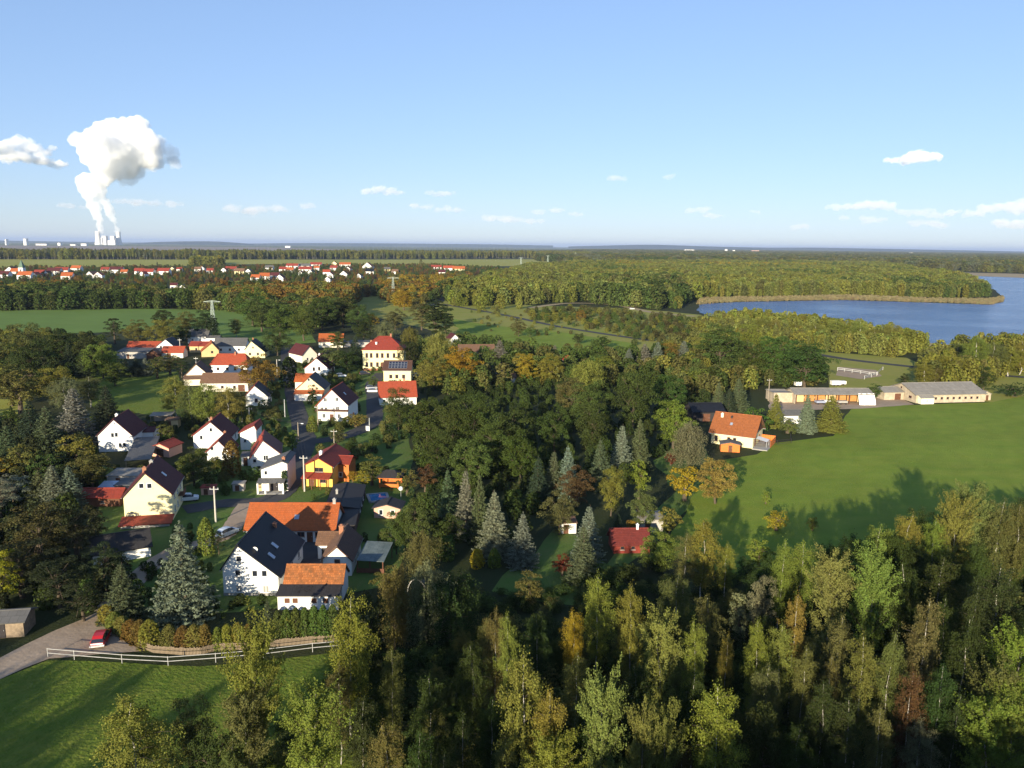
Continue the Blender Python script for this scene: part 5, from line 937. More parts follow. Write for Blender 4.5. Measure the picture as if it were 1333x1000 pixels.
# kind, picture x and y of the top, height in metres (or picture y of the foot if over 100), crown width in pixels, colour, own label
TREES = [
# ---- foreground wood, where dk puts deep shade into leaf colour
('aspen',327,815,17,72,'yg','broad pale birch-like aspen growing over the white rails left of centre'),('spruce',350,780,838,24,'gs','small pointed grey-green spruce in the hedge below the mottled orange shed'),('birch',452,768,17,62,'yg','tall yellow-green birch just right of the paddock fence end'),('broad',484,764,13,46,'dk',None),
('willow',512,738,11,52,'ol',None),('willow',553,727,12,60,'gw','feathery grey-green willow below the pink pool house'),('birch',510,840,12,26,'ol',None),('aspen',405,897,13,82,'bg','bright green leafy tree at the bottom, right of the paddock grass'),('birch',503,937,13,52,'ol','olive birch top at the bottom edge, alone in black shade'),('birch',543,948,13,45,'dk',None),
('willow',588,742,10,95,'dk','wide dark weeping tree beside the small hooped polytunnel'),('birch',645,788,14,26,'ol',None),('birch',661,796,15,30,'yg','slim yellow birch standing left above the big yellow birch'),('birch',615,833,12,45,'dk',None),('birch',561,878,12,45,'dk',None),
('birch',686,844,17,78,'yg','biggest yellow-green birch at the bottom centre, reaching the lower edge'),('birch',716,893,15,50,'bo','orange-tinged birch hugging the biggest yellow birch on its right'),('birch',701,797,11,36,'dk',None),('birch',748,792,10,32,'yo','small golden tree glowing among dark birches at centre'),('birch',779,744,14,46,'yg','yellow-green birch directly above the small golden tree'),
('birch',824,757,14,44,'bo','birch with orange lower crown right of the small golden tree'),('birch',751,847,12,40,'ol',None),('aspen',862,804,15,60,'asp',None),('birch',907,802,15,34,'yg',None),('birch',948,824,10,22,'bo',None),('broad',858,689,744,54,'yg','rounded yellow-green tree covering the right side of the red cabin'),
('birch',882,744,12,46,'ol',None),('birch',923,774,12,42,'ol',None),('birch',918,673,13,46,'yg','thin drooping birch with bare white limbs at the meadow edge'),('birch',893,690,11,34,'ol',None),('birch',947,706,9,28,'yg','little weeping birch leaning right beside the thin drooping birch'),
('broad',991,743,11,44,'gw','rounded olive-grey tree in the wood below the meadow'),('small',967,771,8,36,'gw',None),('birch',988,801,14,34,'yg',None),('birch',1018,807,13,40,'asp',None),('birch',1021,699,14,34,'yg','left of two pale birches side by side in the dark meadow shade'),('birch',1047,702,14,38,'yg','right of two pale birches side by side in the dark meadow shade'),
('aspen',1086,724,16,52,'asp','left of the two tall light-green aspens standing close together'),('aspen',1144,722,16,56,'asp','right one of the two tall light-green aspens, broad topped'),('birch',1038,771,15,34,'bo','orange-tinged birch just below the two pale birches'),('birch',1095,797,14,44,'ol',None),('birch',1050,837,13,32,'ol',None),
('birch',1128,822,16,44,'ol','birch with long bare white trunk below the two tall aspens'),('birch',1164,819,16,40,'ol',None),('birch',1209,775,17,44,'ol',None),('birch',1233,772,15,36,'dk',None),('birch',1262,798,16,44,'dk',None),('birch',1305,730,17,60,'dk',None),('birch',1272,758,16,50,'dk',None),('birch',1188,866,14,38,'rb','half-bare reddish birch with white trunk in the lower right wood'),
('aspen',1329,820,14,56,'bg','bright yellow-green tree at the right edge near the lower corner'),('aspen',1296,868,13,50,'ol',None),('aspen',1291,914,12,62,'bg','bright bushy aspen in the lower right corner, left one'),('aspen',1326,908,12,60,'bg','bright bushy aspen in the very lower right corner'),
('aspen',784,882,16,62,'asp','large upright green aspen at the bottom, right of the big yellow birch'),('aspen',838,925,14,40,'asp',None),('aspen',870,930,13,44,'bg',None),('birch',940,885,16,66,'yg','wide birch with a slim white trunk at the bottom, right of centre'),('broad',996,912,12,52,'dk',None),('aspen',715,962,12,66,'yg',None),('birch',811,988,12,50,'yg',None),('birch',889,964,10,34,'rb','bare grey-red twiggy birch at the bottom edge'),
('birch',1143,681,13,44,'yg',None),('birch',1184,665,14,40,'bo','orange-yellow birch in the row along the dark meadow edge'),('birch',1218,673,13,34,'yg',None),('aspen',1248,655,15,44,'asp',None),('aspen',1267,637,16,46,'asp','highest tree top in the row against the lit meadow at right'),('birch',1304,647,15,44,'ol',None),('birch',1330,652,15,40,'ol',None),
('bush',1012,666,3.6,32,'yo','yellow bush on the meadow in front of the long tree shadows'),('small',990,702,5,34,'bg',None),('bush',1059,673,2.6,14,'yg','tiny green bush alone in the meadow shadow'),('bush',998,640,2.6,14,'yg','small lone sapling on the lit meadow edge'),
('birch',166,902,14,95,'hy','large golden-yellow birch at the bottom of the paddock'),('broad',243,906,10,56,'ol',None),('broad',273,943,10,60,'dk',None),('aspen',318,905,12,60,'ol',None),('birch',300,955,9,46,'ol',None),
('birch',1075,880,13,40,'dk',None),('birch',1110,905,13,46,'dk',None),('birch',1150,915,12,42,'ol',None),('birch',1228,860,14,40,'dk',None),('birch',1200,935,10,44,'gw',None),('birch',1040,940,11,50,'dk',None),('birch',1248,900,12,40,'dk',None),('birch',605,925,12,50,'dk',None),('birch',640,905,11,40,'dk',None),('birch',575,975,11,45,'dk',None),('birch',1180,730,15,50,'dk',None),('birch',1225,720,15,50,'dk',None),('birch',1085,850,12,34,'ol',None),('birch',1000,860,12,40,'ol',None),('birch',905,870,12,40,'dk',None),('birch',830,860,12,40,'dk',None),('birch',660,960,10,44,'ol',None),('birch',760,930,11,36,'dk',None),('birch',440,860,11,36,'ol',None),('birch',470,905,12,44,'dk',None),
# ---- by the red car and the big white house
('spruce',241,678,806,72,'bs','tallest blue-grey spruce, left of the big black-roofed white house'),('spruce',162,731,806,50,'gs','smaller grey-green spruce above the hedge and the red car'),('thuja',270,673,722,22,'bg','bright green thuja column between tall spruce and silver car'),('pine',285,690,722,16,'pn',None),
('thuja',141,786,812,26,'hy',None),('thuja',150,796,820,26,'hy',None),('thuja',160,802,826,26,'hy',None),('thuja',172,806,832,26,'hr',None),('thuja',184,806,838,24,'hr',None),('thuja',196,806,842,26,'hy',None),('thuja',222,812,846,22,'ol',None),('thuja',240,814,846,24,'hr',None),('thuja',254,812,846,24,'hy',None),('thuja',268,812,846,20,'hr',None),
('thuja',284,816,844,16,'hy',None),('thuja',297,812,843,18,'hy',None),('thuja',311,810,842,20,'hy',None),('thuja',324,812,842,18,'hr',None),('thuja',362,794,836,17,'gn',None),('thuja',374,792,836,17,'gn',None),('thuja',386,791,835,17,'gn',None),('thuja',398,790,834,17,'gn',None),('thuja',410,788,834,17,'gn',None),('thuja',422,787,834,17,'gn',None),('thuja',434,786,833,17,'gn',None),
# ---- wood on the left, its shade put into dark pine tints
('pine',54,652,752,74,'pb','large dark pine with brownish clumps at far left above the dirt road'),('pine',103,648,735,72,'pn',None),('pine',30,700,778,72,'pn',None),('pine',104,756,790,50,'pn',None),('pine',72,724,786,64,'pn',None),('pine',4,700,795,44,'ye','yellowish pine at the left edge in deep shade'),('pine',140,705,770,50,'pn',None),
('spruce',43,520,584,38,'ds',None),('spruce',64,528,594,42,'gs','tall grey-green spruce second from the shaded white house'),('spruce',100,503,578,52,'bs','tall bluish spruce left of the shaded white house'),('spruce',141,502,560,40,'ds','dark spruce behind the shaded white house against the grass field'),('small',97,566,604,44,'hy','yellow-green tree in front of the tall bluish spruce'),('small',33,578,628,46,'ol',None),('broad',121,586,634,46,'ol',None),
('spruce',12,553,602,34,'gs',None),('pine',20,612,668,46,'bs',None),('pine',3,616,676,36,'bs',None),('spruce',54,612,666,42,'gs',None),('spruce',72,604,668,44,'bs',None),('spruce',93,606,664,40,'bs',None),('small',3,596,618,30,'yo','orange-yellow bush at the left edge below the dark spruces'),('small',60,590,630,34,'gn',None),
('broad',250,583,626,50,'gn','dense round green tree between the cream and double-gabled houses'),('small',216,552,576,22,'ol','small round olive bush beside the ochre garden hut'),('thuja',303,573,620,24,'hr','rusty brown thuja column right of the double-gabled white house'),('small',361,560,592,26,'bg','light green small tree by the lane behind the faded red roof'),('small',381,560,590,18,'bg',None),('thuja',407,541,562,15,'hy','clipped yellowish cone left of the corner house'),('bush',290,598,612,16,'yg',None),
('birch',230,489,545,40,'wil','weeping birch leftmost before the pale gabled house'),('birch',270,497,556,42,'wil','weeping birch in the middle before the long pale barn'),('birch',297,501,556,42,'wil','weeping birch at right before the small dark-roofed gable'),('birch',250,502,552,34,'ol',None),('birch',315,510,550,20,'ol',None),
('broad',335,461,505,52,'org','round rusty orange tree beside the bright red roof'),
('broad',30,419,452,46,'ol','wide olive tree standing tallest at the far left edge'),('broad',76,430,462,40,'dk',None),('pine',150,408,448,26,'dk','dark pointed tree in the green crop field edge'),('broad',178,416,450,34,'ol',None),('broad',209,415,449,36,'hy','yellowish tree behind the thin red-roofed farmhouse'),('broad',212,401,417,26,'dk',None),('broad',241,404,420,32,'ol',None),('broad',268,403,420,34,'dk',None),('broad',237,424,448,22,'dk',None),('birch',308,414,440,20,'ol',None),('spruce',281,423,446,20,'ds',None),
('broad',329,374,424,46,'gn','big green tree right of the pale green pylon'),('broad',131,447,484,42,'bg','yellow-green round tree left of the grey flat barn'),('spruce',91,445,486,20,'ds',None),('spruce',110,460,492,22,'ds',None),('spruce',57,455,492,22,'gs',None),('broad',69,477,520,44,'hy','yellowish round tree below the half-hidden tan cottage'),('birch',87,490,540,42,'gw','greyish half-bare tree left of the grass field'),('birch',118,489,530,36,'ol',None),
('spruce',165,466,490,20,'bs',None),('spruce',178,466,490,20,'ds',None),('spruce',190,465,489,18,'bs',None),('small',203,464,488,28,'ol',None),('small',220,462,487,26,'ol',None),('pine',237,461,492,22,'dk',None),('broad',10,470,512,50,'ol',None),('broad',36,440,478,56,'dk',None),('broad',110,436,470,40,'dk',None),('small',22,480,520,50,'ol',None),('broad',148,470,492,30,'gn',None),
# ---- middle
('broad',341,388,432,44,'gn',None),('broad',363,396,432,42,'gn',None),('broad',394,397,432,44,'gn',None),('broad',420,384,430,40,'mp',None),('broad',446,381,422,46,'mp',None),('broad',466,396,430,36,'gn',None),('broad',360,427,458,36,'mp','dark green tree standing before the cream steep-gabled house'),('broad',440,430,456,26,'gn',None),('spruce',463,437,474,26,'ds',None),('small',432,452,480,34,'ol',None),('thuja',377,464,504,24,'dk',None),('broad',452,455,486,30,'dk',None),
('broad',526,375,404,30,'yo','golden tree right beside the grey lattice pylon'),('poplar',549,383,430,28,'ol',None),('poplar',567,388,440,34,'dk','tall dark poplar left of the tan road meadow'),('poplar',580,396,440,26,'dk',None),('small',483,408,428,22,'ye','small yellow tree behind the school roof'),('broad',514,402,430,30,'ol',None),('broad',473,414,440,32,'dk',None),('willow',503,418,446,34,'gw','grey-leaved willow directly behind the school'),('willow',534,424,470,30,'ol',None),('willow',570,432,486,44,'wil','tall pale willow right of the school'),('broad',534,444,486,34,'dk','dark tree casting shade against the right wall of the school'),('small',486,490,506,15,'gn',None),
('broad',599,449,506,50,'yo','yellow-orange autumn tree left of the blue spruce'),('broad',565,462,508,42,'hy',None),('spruce',650,442,484,34,'bs','blue spruce before the broad brown roof'),('broad',685,457,500,34,'yo',None),('broad',716,458,500,34,'hy','yellowish tree left of the red-hipped hut'),('spruce',722,449,470,16,'bs',None),('willow',764,467,512,48,'wil','pale yellow-green willow right of the red-hipped hut'),('broad',787,462,492,36,'yg',None),('broad',745,490,530,48,'ol',None),
('broad',675,416,438,22,'ol','round bush at left on the mown field'),('broad',753,434,445,15,'dk','dark lone bush in the middle of the mown field'),('broad',785,437,449,18,'dk','dark lone bush right on the mown field'),('broad',756,402,420,15,'org','orange bush on the rough ground by the lake path'),('broad',690,424,439,14,'gn',None),
('spruce',818,453,484,22,'bs',None),('spruce',838,447,484,30,'bs',None),('spruce',855,444,484,28,'bs',None),('spruce',889,443,478,28,'bs',None),('broad',869,445,480,28,'org','rusty tree wedged between silvery spruces'),('broad',910,470,500,36,'gn',None),
('broad',940,420,482,66,'gn','big dark green tree mass left of the farm'),('broad',920,426,470,40,'hy',None),('broad',972,420,470,40,'hy',None),('broad',1008,432,497,56,'gn','big green tree behind the chalet left of the dark maple'),('broad',1052,442,500,62,'mp','broad dark maple directly behind the open barn'),('broad',980,448,498,44,'mp',None),
('broad',823,482,560,58,'mp','large dark maple at centre, left of the bright yellow-green tree'),('broad',870,483,540,44,'mp',None),('broad',767,493,560,56,'gn',None),('broad',721,527,592,48,'mp','round dark maple above the silvery spruces'),('broad',770,523,586,50,'mp',None),('broad',876,516,584,52,'bg','bright yellow-green tree left of the chalet'),('willow',895,550,612,54,'gw','grey-green willow in front of the bright yellow-green tree'),
('small',910,480,508,30,'yg',None),('spruce',934,497,536,22,'gs',None),('spruce',960,492,534,30,'gs',None),('spruce',948,505,540,22,'ds',None),('spruce',1008,512,556,26,'hy','yellowish spruce beside the white shed'),('spruce',1049,513,563,26,'bs','pale blue spruce at the meadow edge before the open barn'),('spruce',1080,514,561,40,'hy','olive-yellow spruce at the meadow edge before the open barn'),('bush',1025,545,564,30,'ol',None),('small',985,530,562,40,'gn',None),
('broad',618,510,592,62,'mp',None),('broad',661,528,602,66,'mp','biggest dark maple in the centre of the wood'),('broad',590,520,590,60,'mp',None),('broad',556,518,582,60,'mp','dark maple overhanging the side street'),('broad',519,503,560,40,'mp','dark maple hiding the bright orange-roofed cottage'),('broad',612,566,640,56,'gn',None),('broad',676,560,630,50,'mp',None),('broad',640,548,620,50,'gn',None),('broad',570,560,610,46,'mp',None),
('spruce',738,580,650,36,'bs','silvery spruce at centre, left one above the red-brown tree'),('spruce',720,586,650,34,'gs',None),('spruce',700,594,660,36,'ds',None),('spruce',780,571,636,36,'gs',None),('spruce',808,552,618,36,'bs','bright silvery spruce left of the bright yellow-green tree'),('spruce',831,544,612,32,'gs','grey-green spruce touching the bright silvery spruce'),('broad',751,607,660,44,'rb','red-brown tree in front of the silvery spruces'),('broad',795,607,672,36,'yg','round yellow-green tree with visible trunk in the clearing'),('small',831,598,650,28,'bg',None),('broad',836,632,692,36,'ol','olive tree standing just behind the red cabin'),
('broad',728,640,696,48,'ol','olive-yellow tree beside the small white hut'),('spruce',643,638,724,48,'bs','larger of two neighbouring silvery blue spruces left of the clearing'),('spruce',680,667,738,42,'bs','smaller silvery blue spruce right of its bigger twin'),('spruce',765,657,730,44,'bs','tall spruce with silvery tip left of the red cabin'),('spruce',758,684,758,46,'gs','greener spruce in front of the silvery-tipped one by the red cabin'),
('small',891,606,652,46,'ye','yellow tree at the meadow edge left of the tan-orange tree'),('broad',931,592,656,50,'tan','tan-orange round tree at the corner of the big meadow'),('bush',873,588,606,16,'rd',None),('small',870,660,700,30,'hy',None),('spruce',804,668,696,18,'ds',None),('bush',822,676,694,14,'yo',None),('thuja',621,714,738,19,'ye','little round yellow conifer left below the larger blue spruce'),('thuja',643,714,738,18,'hy','little olive conifer between the two blue spruces'),('small',732,722,750,26,'rd','dark red shrub left of the greener spruce'),('small',688,746,792,40,'ol',None),
('spruce',606,610,700,36,'bs',None),('spruce',583,610,690,34,'gs',None),('spruce',624,616,706,32,'gs',None),('small',554,605,640,34,'rb','rusty red-brown small tree above the pool'),('small',530,611,645,28,'ol',None),('broad',540,642,720,50,'gn','round green tree right of the pink pool house'),('broad',516,665,722,36,'gn',None),('willow',548,690,760,50,'ol',None),('small',484,593,632,34,'ol','round olive tree between the orange house and the pavilion'),('small',472,613,640,20,'yo','small golden bush left of the pavilion'),('bush',459,612,628,14,'yo',None),('small',505,740,776,40,'ol',None),('small',590,668,720,40,'dk',None),
('bush',463,538,556,34,'hy','curved yellowish hedge at the corner house garden'),('bush',484,572,588,20,'gn',None),('small',436,516,545,20,'dk',None),('small',408,500,530,14,'dk',None),('small',350,505,524,14,'ol',None),('bush',440,560,576,24,'ol',None),
# ---- lake shore
('birch',1087,416,450,30,'wil',None),('birch',1105,421,452,26,'yg',None),('birch',1118,416,454,24,'wil','pale shore birch with white trunk near the lake'),('birch',1136,426,456,24,'yg',None),('birch',1159,420,458,26,'wil',None),('birch',1175,430,458,22,'yg',None),('birch',1060,420,448,30,'wil',None),('birch',1035,420,446,28,'yg',None),('birch',1010,414,444,26,'wil',None),('birch',990,414,444,28,'yg',None),
('birch',1202,472,508,26,'hy','yellowish birch behind the long cowshed roof'),('birch',1232,460,506,36,'yg',None),('birch',1253,466,505,30,'hy',None),('birch',1268,434,497,34,'yg','tall shore birch above the right end of the cowshed'),('birch',1290,444,490,30,'ol',None),('birch',1312,450,490,28,'yg',None),('birch',1327,442,488,26,'hy',None),('birch',1215,478,508,24,'ol',None),('birch',1246,445,480,26,'ol',None),('broad',1280,476,508,22,'dk',None),('bush',1320,500,516,40,'dk','dark low bushes at the right edge behind the meadow'),('small',1177,486,503,14,'dk',None),('small',1139,500,516,20,'gn',None),
]
LM = [('the big black-roofed white house',335,740),('the cream house',195,650),('the silver car',296,692),('the red car',132,826),('the red cabin',820,708),('the yellow chalet',960,558),('the open barn',1065,515),('the cowshed',1215,510),('the school',498,462),('the bright red roof',297,475),('the orange tiled long house',380,675),('the small orange house',418,606),('the pink pool house',503,660),('the shaded white house',155,565),('the double-gabled white house',275,570),('the pale green pylon',278,415),('the grey lattice pylon',512,378),('the blue pool',493,645),('the thin red-roofed farmhouse',187,453),('the corner house with bright red roof',432,525),('the red-hipped hut',742,470),('the blue spruce pair',662,690),('the two tall aspens',1115,760),('the biggest yellow birch',686,920),('the small golden tree',748,812),('the two pale birches',1034,730),('the half-bare reddish birch',1188,920),('the bright corner aspens',1310,940),('the meadow shadow',1150,650),('the golden-yellow birch',166,950),('the tallest spruce',241,750),('the white rails',250,860),('the hooped polytunnel',543,762),('the tan-orange tree',931,625),('the broad dark maple',1052,475),('the biggest dark maple',661,565),('the bright yellow-green tree',876,550),('the round orange tree',335,485),('the lake',1150,405),('the grass field',170,510),('the wide green aspen',784,940),('the red-brown tree',751,635),('the large dark pine',54,700),('the dirt road',60,845),('the brown-roofed cottage',640,460),('the mottled orange shed',405,760),('the solar panels',515,482)]
tn = Namer(LM)
for kind, tx, ty, hb, wp, tint, lab in TREES:
    if lab: tn.used.add(lab)
for kind, tx, ty, hb, wp, tint, lab in TREES:
    if hb > 100: a = P(tx, hb); hh = max(1.2, height_at(tx, hb, ty))
    else: hh = hb; a = P(tx, ty, hh)
    dist = np.linalg.norm(a - CO); wd = wp*dist/F_PX
    if kind in ('broad', 'small', 'pine') and wd > hh*(1.08 if hb > 100 else 1.0):      # a crown that wide belongs to a taller tree standing a little nearer
        hh = wd/(1.08 if hb > 100 else 1.0); a = P(tx, ty, hh); wd = wp*np.linalg.norm(a - CO)/F_PX
    by = hb if hb > 100 else proj((a[0], a[1], hh*.35))[1]
    if not lab:
        sz = 'tall ' if hh > 15 else 'little ' if hh < 3.5 else 'slim ' if wd < hh*.24 else ''
        if kind == 'thuja': lab = tn.name('clipped ' + TWORD[tint] + ' conifer of the hedge' if ty > 780 else 'columnar ' + TWORD[tint] + ' conifer', tx, by)
        else: lab = tn.name(sz + TWORD[tint] + ' ' + KWORD[kind], tx, by)
    grp = {'birch': 'birches', 'aspen': 'aspens', 'spruce': 'spruces', 'pine': 'pines', 'thuja': 'clipped conifers', 'willow': 'willows', 'poplar': 'poplars'}.get(kind, 'broadleaf trees' if kind == 'broad' else 'bushes and garden trees')
    plant(kind, a, hh, wd, tint, lab, grp)

# ------------------------------------------------------------ woods too big to count, scattered as single masses
def mass_proto(kind, seed, H, Rr, px, by, tint, label):
    g = np.random.default_rng(seed); T = MB(); T.bark = BARK if kind != 'far_poplar' else mat('pale_bark', (.33, .30, .25), .9, .3, 2)
    if kind == 'far_poplar': n = 420; z = g.uniform(.30, 1, n); az = g.uniform(0, 6.283, n); rr = Rr*np.sin(np.clip((z - .25)/.75, 0, 1)**.75*math.pi*.98 + .03)**.7*g.uniform(.4, 1.08, n); T.tube([(0, 0, 0), (0, 0, H*.9)], [.28, .06], 5); sz = 1.3
    elif kind == 'far_conifer': n = 420; z = g.uniform(.05, 1, n)**1.15; az = g.uniform(0, 6.283, n); rr = Rr*(1 - z)**.85*g.uniform(.5, 1.05, n) + .1; T.tube([(0, 0, 0), (0, 0, H*.6)], [.25, .06], 5); sz = 1.0
    else: n = 620; z = g.uniform(.02, 1, n); az = g.uniform(0, 6.283, n); lump = 1 + .16*np.sin(az*3 + seed) + .13*np.sin(z*9 + az*2 + seed); rr = Rr*np.sqrt(np.clip(1 - ((z - .45)/.58)**2, 0.02, 1))*lump*g.uniform(.6, 1.05, n); T.tube([(0, 0, 0), (0, 0, H*.5)], [.3, .15], 5); sz = 1.15
    c = np.stack([rr*np.cos(az), rr*np.sin(az), z*H], 1); o = unit(np.stack([np.cos(az)*rr/Rr, np.sin(az)*rr/Rr, (z - .35)*1.2], 1))
    me = leaf_mesh(kind + '_tree', c, o, np.full(n, sz), g=g, clump=np.clip(.5 + .5*np.sin(az*4 + z*10 + seed), 0, 1), trunk=T); ob = link(kind + '_tree', me, None, tuple(P(px, by)), 1.0); tag(ob, label, 'tree'); ob['tint'] = TINT[tint]; return ob
MP = [mass_proto('far_round', 201, 12, 4.4, 626, 403, 'yg', 'yellow-green round tree at the near left corner of the lake wood'), mass_proto('far_round', 202, 12, 4.0, 652, 402, 'hy', 'yellowish tree at the front of the lake wood by the lake path'), mass_proto('far_slim', 203, 13, 2.6, 676, 402, 'wil', 'slim pale tree at the front of the lake wood'), mass_proto('far_poplar', 204, 22, 3.4, 548, 350, 'ol', 'single tall tree standing on the far meadow above the village'), mass_proto('far_conifer', 205, 13, 2.8, 205, 350, 'ds', 'dark conifer rising over the roofs of the distant village'), mass_proto('far_round', 206, 12, 4.8, 612, 366, 'org', 'rusty orange-brown round tree beside the field track')]
def scatter(name, label, cat, pts, sc, rz, tint, idx, protos):
    N = len(pts); me = bpy.data.meshes.new(name); me.vertices.add(N); me.vertices.foreach_set('co', np.asarray(pts, np.float32).ravel())
    for nm, ty, arr, fld in (('sc', 'FLOAT_VECTOR', sc, 'vector'), ('rz', 'FLOAT', rz, 'value'), ('pi', 'INT', idx, 'value')):
        at = me.attributes.new(nm, ty, 'POINT'); at.data.foreach_set(fld, np.asarray(arr, np.int32 if ty == 'INT' else np.float32).ravel())
    at = me.attributes.new('tint', 'FLOAT_COLOR', 'POINT'); at.data.foreach_set('color', np.concatenate([tint, np.ones((N, 1))], 1).astype(np.float32).ravel())
    ob = link(name, me); stuff(ob, label, cat); ng = bpy.data.node_groups.new(name, 'GeometryNodeTree'); ng.interface.new_socket('Geometry', in_out='INPUT', socket_type='NodeSocketGeometry'); ng.interface.new_socket('Geometry', in_out='OUTPUT', socket_type='NodeSocketGeometry')
    n, l = ng.nodes, ng.links; gi = n.new('NodeGroupInput'); go = n.new('NodeGroupOutput'); jn = n.new('GeometryNodeJoinGeometry')
    def attr(nm, ty): a = n.new('GeometryNodeInputNamedAttribute'); a.data_type = ty; a.inputs['Name'].default_value = nm; return a.outputs['Attribute']
    A, Z, I = attr('sc', 'FLOAT_VECTOR'), attr('rz', 'FLOAT'), attr('pi', 'INT'); cx = n.new('ShaderNodeCombineXYZ'); l.new(Z, cx.inputs[2]); er = n.new('FunctionNodeEulerToRotation'); l.new(cx.outputs[0], er.inputs[0])
    for k, pob in enumerate(protos):
        oi = n.new('GeometryNodeObjectInfo'); oi.inputs['Object'].default_value = pob; oi.inputs['As Instance'].default_value = True
        cm = n.new('FunctionNodeCompare'); cm.data_type = 'INT'; cm.operation = 'EQUAL'; l.new(I, cm.inputs[2]); cm.inputs[3].default_value = k
        ip = n.new('GeometryNodeInstanceOnPoints'); l.new(gi.outputs[0], ip.inputs['Points']); l.new(cm.outputs[0], ip.inputs['Selection']); l.new(oi.outputs['Geometry'], ip.inputs['Instance']); l.new(er.outputs[0], ip.inputs['Rotation']); l.new(A, ip.inputs['Scale']); l.new(ip.outputs[0], jn.inputs[0])
    l.new(jn.outputs[0], go.inputs[0]); md = ob.modifiers.new('scatter', 'NODES'); md.node_group = ng; return ob
def in_poly(p, poly):
    x, y = p[:, 0], p[:, 1]; r = np.zeros(len(p), bool); q = np.array(poly); j = len(q) - 1
    for i in range(len(q)):
        c = ((q[i, 1] > y) != (q[j, 1] > y)) & (x < (q[j, 0] - q[i, 0])*(y - q[i, 1])/(q[j, 1] - q[i, 1] + 1e-12) + q[i, 0]); r ^= c; j = i
    return r
KEEP = []      # places that must stay open: (x, y, radius)
for o in list(C.objects):
    if o.parent is None and o.get('category') in ('house', 'barn', 'shed', 'outbuilding', 'farmhouse', 'cabin', 'hut', 'garage', 'car', 'pool house', 'pavilion', 'swimming pool', 'cottage', 'carport', 'church', 'greenhouse', 'trailer', 'awning', 'tarpaulin'):
        ch = [c for c in o.children if c.data]
        if ch:
            bb = np.array([np.array((o.matrix_basis @ c.matrix_basis) @ Vector(v)) for c in ch for v in c.bound_box]); c = (bb.max(0) + bb.min(0))/2; KEEP.append((c[0], c[1], np.linalg.norm(bb.max(0)[:2] - bb.min(0)[:2])/2*.85 + 1.5))
for st_ in ([(372, 452), (376, 480), (383, 520), (393, 556), (398, 574), (386, 606), (368, 640), (340, 653), (290, 656), (240, 664)], [(399, 576), (432, 572), (463, 563), (486, 548), (487, 520), (485, 500), (498, 486)]):
    for (ax, ay), (bx, by_) in zip(st_[:-1], st_[1:]):
        pa_, pb_ = P(ax, ay), P(bx, by_); n_ = max(2, int(np.linalg.norm(pb_ - pa_)/3))
        for i in range(n_): q = pa_ + (pb_ - pa_)*i/n_; KEEP.append((q[0], q[1], 4.2)); KEEP.append((q[0]*.96, q[1]*.96, 3.6))      # the street and the strip before it stay clear
def mass(name, label, cat, poly, spacing, hr, protos, weights, palette, seed, px=True, near=None, jitter=.45, wr=(.85, 1.25), clear=True, H0=12.):
    g = np.random.default_rng(seed); q = px_poly(poly) if px else poly; q = [np.array(p) for p in q]; a = np.array(q); lo, hi = a.min(0), a.max(0)
    xs = np.arange(lo[0], hi[0], spacing); ys = np.arange(lo[1], hi[1], spacing*.9); X, Y = np.meshgrid(xs, ys); p = np.stack([X.ravel(), Y.ravel()], 1) + g.uniform(-jitter, jitter, (X.size, 2))*spacing*1.1
    p = p[in_poly(p, q)]
    if clear:
        for kx, ky, kr in KEEP: p = p[(p[:, 0] - kx)**2 + (p[:, 1] - ky)**2 > kr*kr]
    N = len(p); idx = g.choice(len(protos), N, p=np.array(weights)/sum(weights)); Hs = np.array([float(o.bound_box[6][2]) for o in protos]); h = g.uniform(*hr, N)*(1 + .15*np.sin(p[:, 0]*.03)*np.sin(p[:, 1]*.021)); sz = h/Hs[idx]; w_ = sz*g.uniform(*wr, N)
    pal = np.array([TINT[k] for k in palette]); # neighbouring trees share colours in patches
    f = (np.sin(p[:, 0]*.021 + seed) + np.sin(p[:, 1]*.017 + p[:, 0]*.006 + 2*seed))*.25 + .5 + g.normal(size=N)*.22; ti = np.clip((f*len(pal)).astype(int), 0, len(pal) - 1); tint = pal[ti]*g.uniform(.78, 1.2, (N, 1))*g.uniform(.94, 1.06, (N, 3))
    return scatter(name, label, cat, np.concatenate([p, np.zeros((N, 1)) - .1], 1), np.stack([w_, w_, sz], 1), g.uniform(0, 6.283, N), tint, idx, protos)
RND, SLM, POP, CON = [MP[0], MP[1]], MP[2], MP[3], MP[4]
mass('poplar_belt', 'long belt of tall thin-trunked trees across the far plain', 'woodland', [(-260, 337.9), (-260, 335.6), (300, 336), (770, 334), (770, 335.9), (300, 337.8)], 10, (17, 29), [POP, MP[0]], (.85, .15), ('hy', 'yg', 'gw', 'wil', 'hy'), 1, wr=(.8, 1.1))
mass('far_forest', 'endless mixed forest stretching to the right horizon', 'woodland', [(700, 340), (690, 333), (760, 326.2), (1000, 326.4), (1420, 331.2), (1420, 355.5), (1340, 356.5), (1222, 352.5), (1150, 345), (1000, 343), (850, 344), (760, 344)], 21, (15, 22), RND + [SLM, CON], (.4, .3, .2, .1), ('gn', 'ol', 'hy', 'ol', 'gw'), 2, wr=(1.3, 2.0))
mass('left_far_woods', 'dark thin lines of woods on the far plain at left', 'woodland', [(-200, 328.2), (-200, 327.8), (330, 328.8), (760, 326.5), (760, 328.0), (330, 330)], 30, (8, 14), RND, (.5, .5), ('gn', 'ol', 'gw'), 3, wr=(1.2, 2.0))
